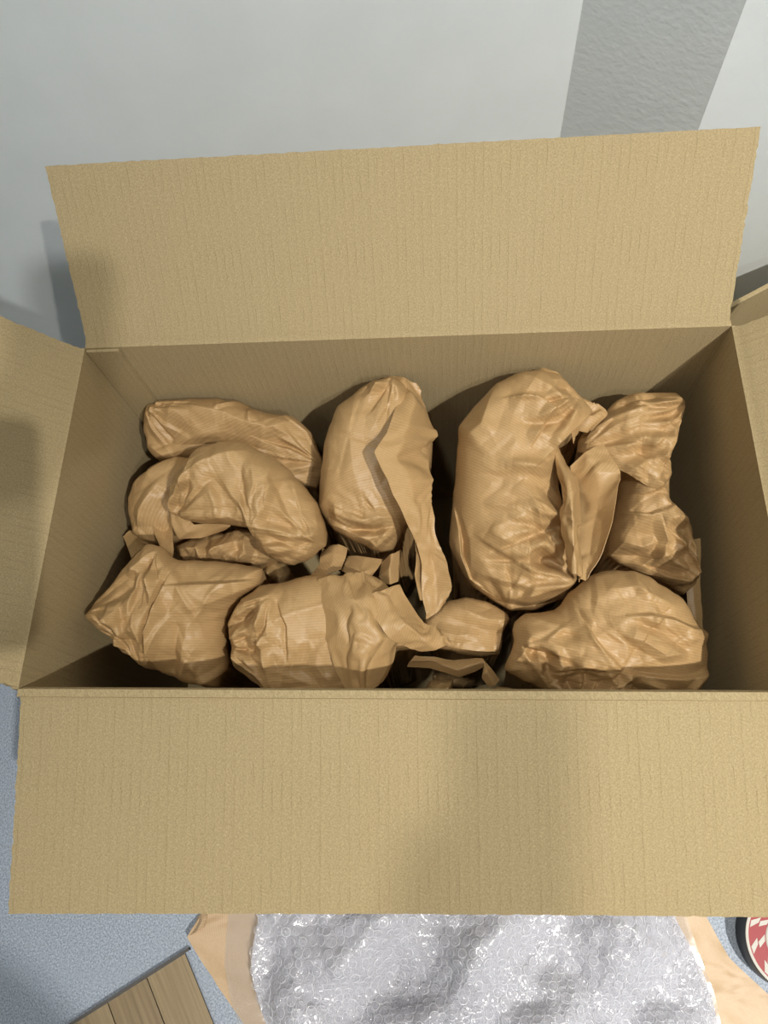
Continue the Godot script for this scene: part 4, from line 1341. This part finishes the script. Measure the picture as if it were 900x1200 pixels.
# ------------------------------------------------------------------ the photographer, out of view behind the camera, shading the box
# One skin over tapered bones [from, to, radius, radius]: distances joined with a smooth minimum on a grid, then
# surface nets. Appends to V and I.
func skin(bones: Array, cell: float, blend: float, V: PackedVector3Array, I: PackedInt32Array) -> void:
	var lo: Vector3 = bones[0][0]
	var hi := lo
	for b in bones:
		var m := maxf(b[2], b[3]) + blend + 2.0 * cell
		for q in [b[0], b[1]]:
			lo = lo.min(q - Vector3.ONE * m); hi = hi.max(q + Vector3.ONE * m)
	var nx := int((hi.x - lo.x) / cell) + 2
	var ny := int((hi.y - lo.y) / cell) + 2
	var nz := int((hi.z - lo.z) / cell) + 2
	var F := PackedFloat32Array()
	F.resize(nx * ny * nz)
	F.fill(1.0)
	for b in bones:
		var A: Vector3 = b[0]
		var E: Vector3 = b[1] - A
		var ee := maxf(E.length_squared(), 1e-9)
		var m: float = maxf(b[2], b[3]) + blend + 2.0 * cell
		var l: Vector3 = (A.min(b[1]) - Vector3.ONE * m - lo) / cell
		var h: Vector3 = (A.max(b[1]) + Vector3.ONE * m - lo) / cell
		for z in range(maxi(0, int(l.z)), mini(nz, int(h.z) + 1)):
			for y in range(maxi(0, int(l.y)), mini(ny, int(h.y) + 1)):
				for x in range(maxi(0, int(l.x)), mini(nx, int(h.x) + 1)):
					var p := lo + Vector3(x, y, z) * cell - A
					var t := clampf(p.dot(E) / ee, 0.0, 1.0)
					var d: float = (p - E * t).length() - lerpf(b[2], b[3], t)
					var i := (z * ny + y) * nx + x
					var f := F[i]
					var k := maxf(blend - absf(f - d), 0.0) / blend
					F[i] = minf(f, d) - k * k * blend * 0.25
	var at := {}
	var step := [0, 1, nx, nx + 1, nx * ny, nx * ny + 1, nx * ny + nx, nx * ny + nx + 1]
	var corner := [Vector3(0, 0, 0), Vector3(1, 0, 0), Vector3(0, 1, 0), Vector3(1, 1, 0), Vector3(0, 0, 1), Vector3(1, 0, 1), Vector3(0, 1, 1), Vector3(1, 1, 1)]
	var edges := [[0, 1], [2, 3], [4, 5], [6, 7], [0, 2], [1, 3], [4, 6], [5, 7], [0, 4], [1, 5], [2, 6], [3, 7]]
	for z in nz - 1:
		for y in ny - 1:
			for x in nx - 1:
				var i := (z * ny + y) * nx + x
				var inside := 0
				for s in step:
					if F[i + s] < 0.0: inside += 1
				if inside == 0 or inside == 8: continue
				var sum := Vector3.ZERO
				var n := 0
				for e in edges:
					var fa := F[i + step[e[0]]]
					var fb := F[i + step[e[1]]]
					if (fa < 0.0) != (fb < 0.0):
						sum += corner[e[0]].lerp(corner[e[1]], fa / (fa - fb)); n += 1
				at[i] = V.size()
				V.append(lo + (Vector3(x, y, z) + sum / n) * cell)
	for i in at.keys():
		for ax in [[1, nx, nx * ny], [nx, nx * ny, 1], [nx * ny, 1, nx]]:
			var a: bool = F[i] < 0.0
			if a == (F[i + ax[0]] < 0.0): continue
			var q := [i, i - ax[1], i - ax[1] - ax[2], i - ax[2]]
			var ok := true
			for w in q: ok = ok and at.has(w)
			if not ok: continue
			if a: I.append_array([at[q[0]], at[q[2]], at[q[1]], at[q[0]], at[q[3]], at[q[2]]])
			else: I.append_array([at[q[0]], at[q[1]], at[q[2]], at[q[0]], at[q[2]], at[q[3]]])

func skin_part(o: Node3D, called: String, sets: Array, m: Material) -> void:
	var V := PackedVector3Array(); var I := PackedInt32Array()
	for s in sets:
		var v := PackedVector3Array(); var i := PackedInt32Array()
		skin(s[0], s[1], s[2], v, i)
		var n := V.size()
		V.append_array(v)
		for k in i: I.append(k + n)
	var T := PackedVector2Array(); T.resize(V.size())
	put(called, smooth_mesh(V, T, I), m, o)

func make_photographer() -> void:
	var phone_at := Vector3(0.0181, 0.9571, 0.4530)
	var px := Vector3(0.9966, -0.0803, -0.0156)
	var py := Vector3(0.0150, 0.3668, -0.9302)
	var pz := Vector3(0.0804, 0.9268, 0.3668)
	var at := Vector3(0.17, 0.0, 1.06)
	var o := root_node("person", at)
	tag(o, "person out of view behind the camera, shading the box, in dark clothes, holding a phone out in the left hand", "person")
	var P := func(x: float, y: float, z: float) -> Vector3: return Vector3(x, y, z)      # the person's own axes
	var skin_m := plain(Color(0.78, 0.60, 0.50), 0.5)
	var cloth := plain(Color(0.13, 0.14, 0.17), 0.85)  # kept dark so little light bounces into the box
	var denim := plain(Color(0.16, 0.19, 0.26), 0.85)
	var shoe := plain(Color(0.10, 0.10, 0.10), 0.6)
	var hair := plain(Color(0.14, 0.10, 0.07), 0.6)
	# the hand that holds the phone: phone millimetres to the person's own axes
	var ph := func(x: float, y: float, z: float) -> Vector3: return phone_at + (px * x + py * y + pz * z) * 0.001 - at
	var grip := []
	var w: Vector3 = ph.call(-72.0, -128.0, 22.0)
	var lens := [0.92, 1.0, 0.96, 0.78]
	for k in 4:
		var y := -22.0 - 21.0 * k
		var a: Vector3 = ph.call(-54.0, y, 4.0)
		var b: Vector3 = ph.call(-45.0, y + 4.0, -15.0)
		var c: Vector3 = ph.call(-45.0 + 24.0 * lens[k], y + 6.0, -19.0)
		var d: Vector3 = ph.call(-45.0 + 42.0 * lens[k], y + 7.0, -16.0)
		grip.append([w.lerp(a, 0.25), a, 0.014, 0.0115])
		grip.append([a, b, 0.0098, 0.0090]); grip.append([b, c, 0.0088, 0.0082]); grip.append([c, d, 0.0080, 0.0068])
	var t0: Vector3 = ph.call(-60.0, -92.0, 18.0)
	var t1: Vector3 = ph.call(-50.0, -62.0, 21.0)
	var t2: Vector3 = ph.call(-33.0, -40.0, 13.5)
	grip.append([w, t0, 0.016, 0.014]); grip.append([t0, t1, 0.0125, 0.0105]); grip.append([t1, t2, 0.0100, 0.0080])
	# the other hand hangs relaxed
	var w2: Vector3 = P.call(0.30, 0.86, -0.04)
	var rest := []
	for k in 4:
		var z := -0.030 + 0.020 * k
		var len: float = lens[k]
		var a := w2 + Vector3(0.004, -0.088 + 0.004 * absf(k - 1), z)
		var b := a + Vector3(-0.006, -0.042 * len, 0.0)
		var c := b + Vector3(-0.014, -0.024 * len, 0.0)
		var d := c + Vector3(-0.016, -0.015 * len, 0.0)
		rest.append([w2.lerp(a, 0.25), a, 0.014, 0.0115])
		rest.append([a, b, 0.0098, 0.0088]); rest.append([b, c, 0.0086, 0.0080]); rest.append([c, d, 0.0078, 0.0066])
	rest.append([w2, w2 + Vector3(-0.004, -0.030, -0.026), 0.016, 0.014])
	rest.append([w2 + Vector3(-0.004, -0.030, -0.026), w2 + Vector3(-0.010, -0.066, -0.048), 0.0125, 0.0100])
	rest.append([w2 + Vector3(-0.010, -0.066, -0.048), w2 + Vector3(-0.016, -0.092, -0.050), 0.0098, 0.0080])
	var wrists := [w, w2]
	var hands := [grip, rest]
	var elbow := [P.call(-0.30, 1.02, -0.20), P.call(0.29, 1.10, 0.01)]
	var shoulder := [P.call(-0.185, 1.38, -0.02), P.call(0.185, 1.38, -0.02)]
	var neck: Vector3 = P.call(0.0, 1.43, -0.03)
	var head: Vector3 = P.call(0.0, 1.58, -0.11)
	var f := Vector3(-0.03, -0.50, -0.86).normalized()      # where the face looks
	var up := Vector3(0, 0.86, -0.50)
	var rt := Vector3(1, 0, 0)
	var face := [[neck, head - up * 0.05, 0.055, 0.052], [head + up * 0.03 - f * 0.015, head + up * 0.02 + f * 0.012, 0.083, 0.078],
		[head - up * 0.045 + f * 0.03, head - up * 0.085 + f * 0.062, 0.058, 0.030],
		[head + up * 0.005 + f * 0.092, head - up * 0.030 + f * 0.112, 0.008, 0.012],
		[head - up * 0.062 + f * 0.085 - rt * 0.016, head - up * 0.062 + f * 0.085 + rt * 0.016, 0.010, 0.010]]
	for s in [1.0, -1.0]:
		face.append([head + rt * 0.082 * s + up * 0.02, head + rt * 0.084 * s - up * 0.025, 0.012, 0.009])
		face.append([head + rt * 0.014 * s + up * 0.022 + f * 0.088, head + rt * 0.050 * s + up * 0.020 + f * 0.072, 0.009, 0.008])
	skin_part(o, "head", [[face, 0.006, 0.018]], skin_m)
	for k in 2:
		skin_part(o, "hand", [[hands[k] + [[elbow[k].lerp(wrists[k], 0.7), wrists[k], 0.030, 0.024]], 0.0035, 0.006]], skin_m)
	var jumper := [[P.call(0.0, 1.36, 0.0), P.call(0.0, 1.10, 0.02), 0.125, 0.118], [P.call(0.07, 1.30, 0.0), P.call(0.07, 1.00, 0.02), 0.105, 0.105],
		[P.call(-0.07, 1.30, 0.0), P.call(-0.07, 1.00, 0.02), 0.105, 0.105], [P.call(0.0, 1.05, 0.02), P.call(0.0, 0.93, 0.02), 0.13, 0.14], [neck, neck - Vector3(0, 0.05, 0), 0.062, 0.08]]
	for k in 2:
		jumper.append_array([[shoulder[k].lerp(neck, 0.45), shoulder[k], 0.062, 0.066], [shoulder[k], elbow[k], 0.062, 0.050], [elbow[k], elbow[k].lerp(wrists[k], 0.88), 0.050, 0.034]])
	skin_part(o, "jumper", [[jumper, 0.012, 0.05]], cloth)
	var legs := []
	for s in [1.0, -1.0]:
		legs.append_array([[P.call(0.07 * s, 0.95, 0.02), P.call(0.09 * s, 0.84, 0.02), 0.11, 0.098], [P.call(0.09 * s, 0.84, 0.02), P.call(0.11 * s, 0.47, 0.0), 0.095, 0.066],
			[P.call(0.11 * s, 0.47, 0.0), P.call(0.12 * s, 0.10, 0.03), 0.066, 0.056]])
	skin_part(o, "trousers", [[legs, 0.014, 0.04]], denim)
	for s in [1.0, -1.0]:
		var x: float = 0.12 * s
		skin_part(o, "shoe", [[[[P.call(x, 0.042, 0.07), P.call(x + 0.005 * s, 0.036, -0.06), 0.040, 0.042], [P.call(x + 0.005 * s, 0.036, -0.06), P.call(x + 0.012 * s, 0.030, -0.14), 0.042, 0.030], [P.call(x, 0.10, 0.035), P.call(x, 0.05, 0.05), 0.046, 0.042]], 0.009, 0.02]], shoe)
	skin_part(o, "hair", [[[[head + up * 0.062 - f * 0.03, head + up * 0.055 + f * 0.045, 0.072, 0.056], [head + up * 0.03 - f * 0.05, head - up * 0.045 - f * 0.045, 0.066, 0.050]], 0.007, 0.03]], hair)
	# the phone in the hand, out of view; it shades the front flap
	var b := Basis(px, py, pz)
	var ph_o := root_node("smartphone", phone_at)
	tag(ph_o, "dark smartphone out of view, held level in one hand above the box, shading the front flap", "phone")
	var body_m := put("case", rounded_plate(0.075, 0.150, 0.008, 0.012), plain(Color(0.05, 0.05, 0.06), 0.4), ph_o)
	body_m.basis = b
	var scr := put("screen", rounded_plate(0.069, 0.144, 0.0006, 0.010), plain(Color(0.02, 0.02, 0.025), 0.1), ph_o)
	scr.basis = b
	scr.position = pz * 0.0043

func rounded_plate(w: float, h: float, d: float, r: float) -> ArrayMesh:
	var plan := []
	for c in [[1, 1, 0.0], [-1, 1, 0.5], [-1, -1, 1.0], [1, -1, 1.5]]:
		for k in 7:
			var a: float = PI * (c[2] + k / 12.0)
			plan.append(Vector3(c[0] * (w * 0.5 - r) + r * cos(a), 0, c[1] * (h * 0.5 - r) + r * sin(a)))
	var m := prism(plan, -d * 0.5, d * 0.5)
	var st := SurfaceTool.new()
	st.begin(Mesh.PRIMITIVE_TRIANGLES)
	st.append_from(m, 0, Transform3D(Basis(Vector3(1, 0, 0), Vector3(0, 0, 1), Vector3(0, -1, 0)), Vector3.ZERO))
	return st.commit()
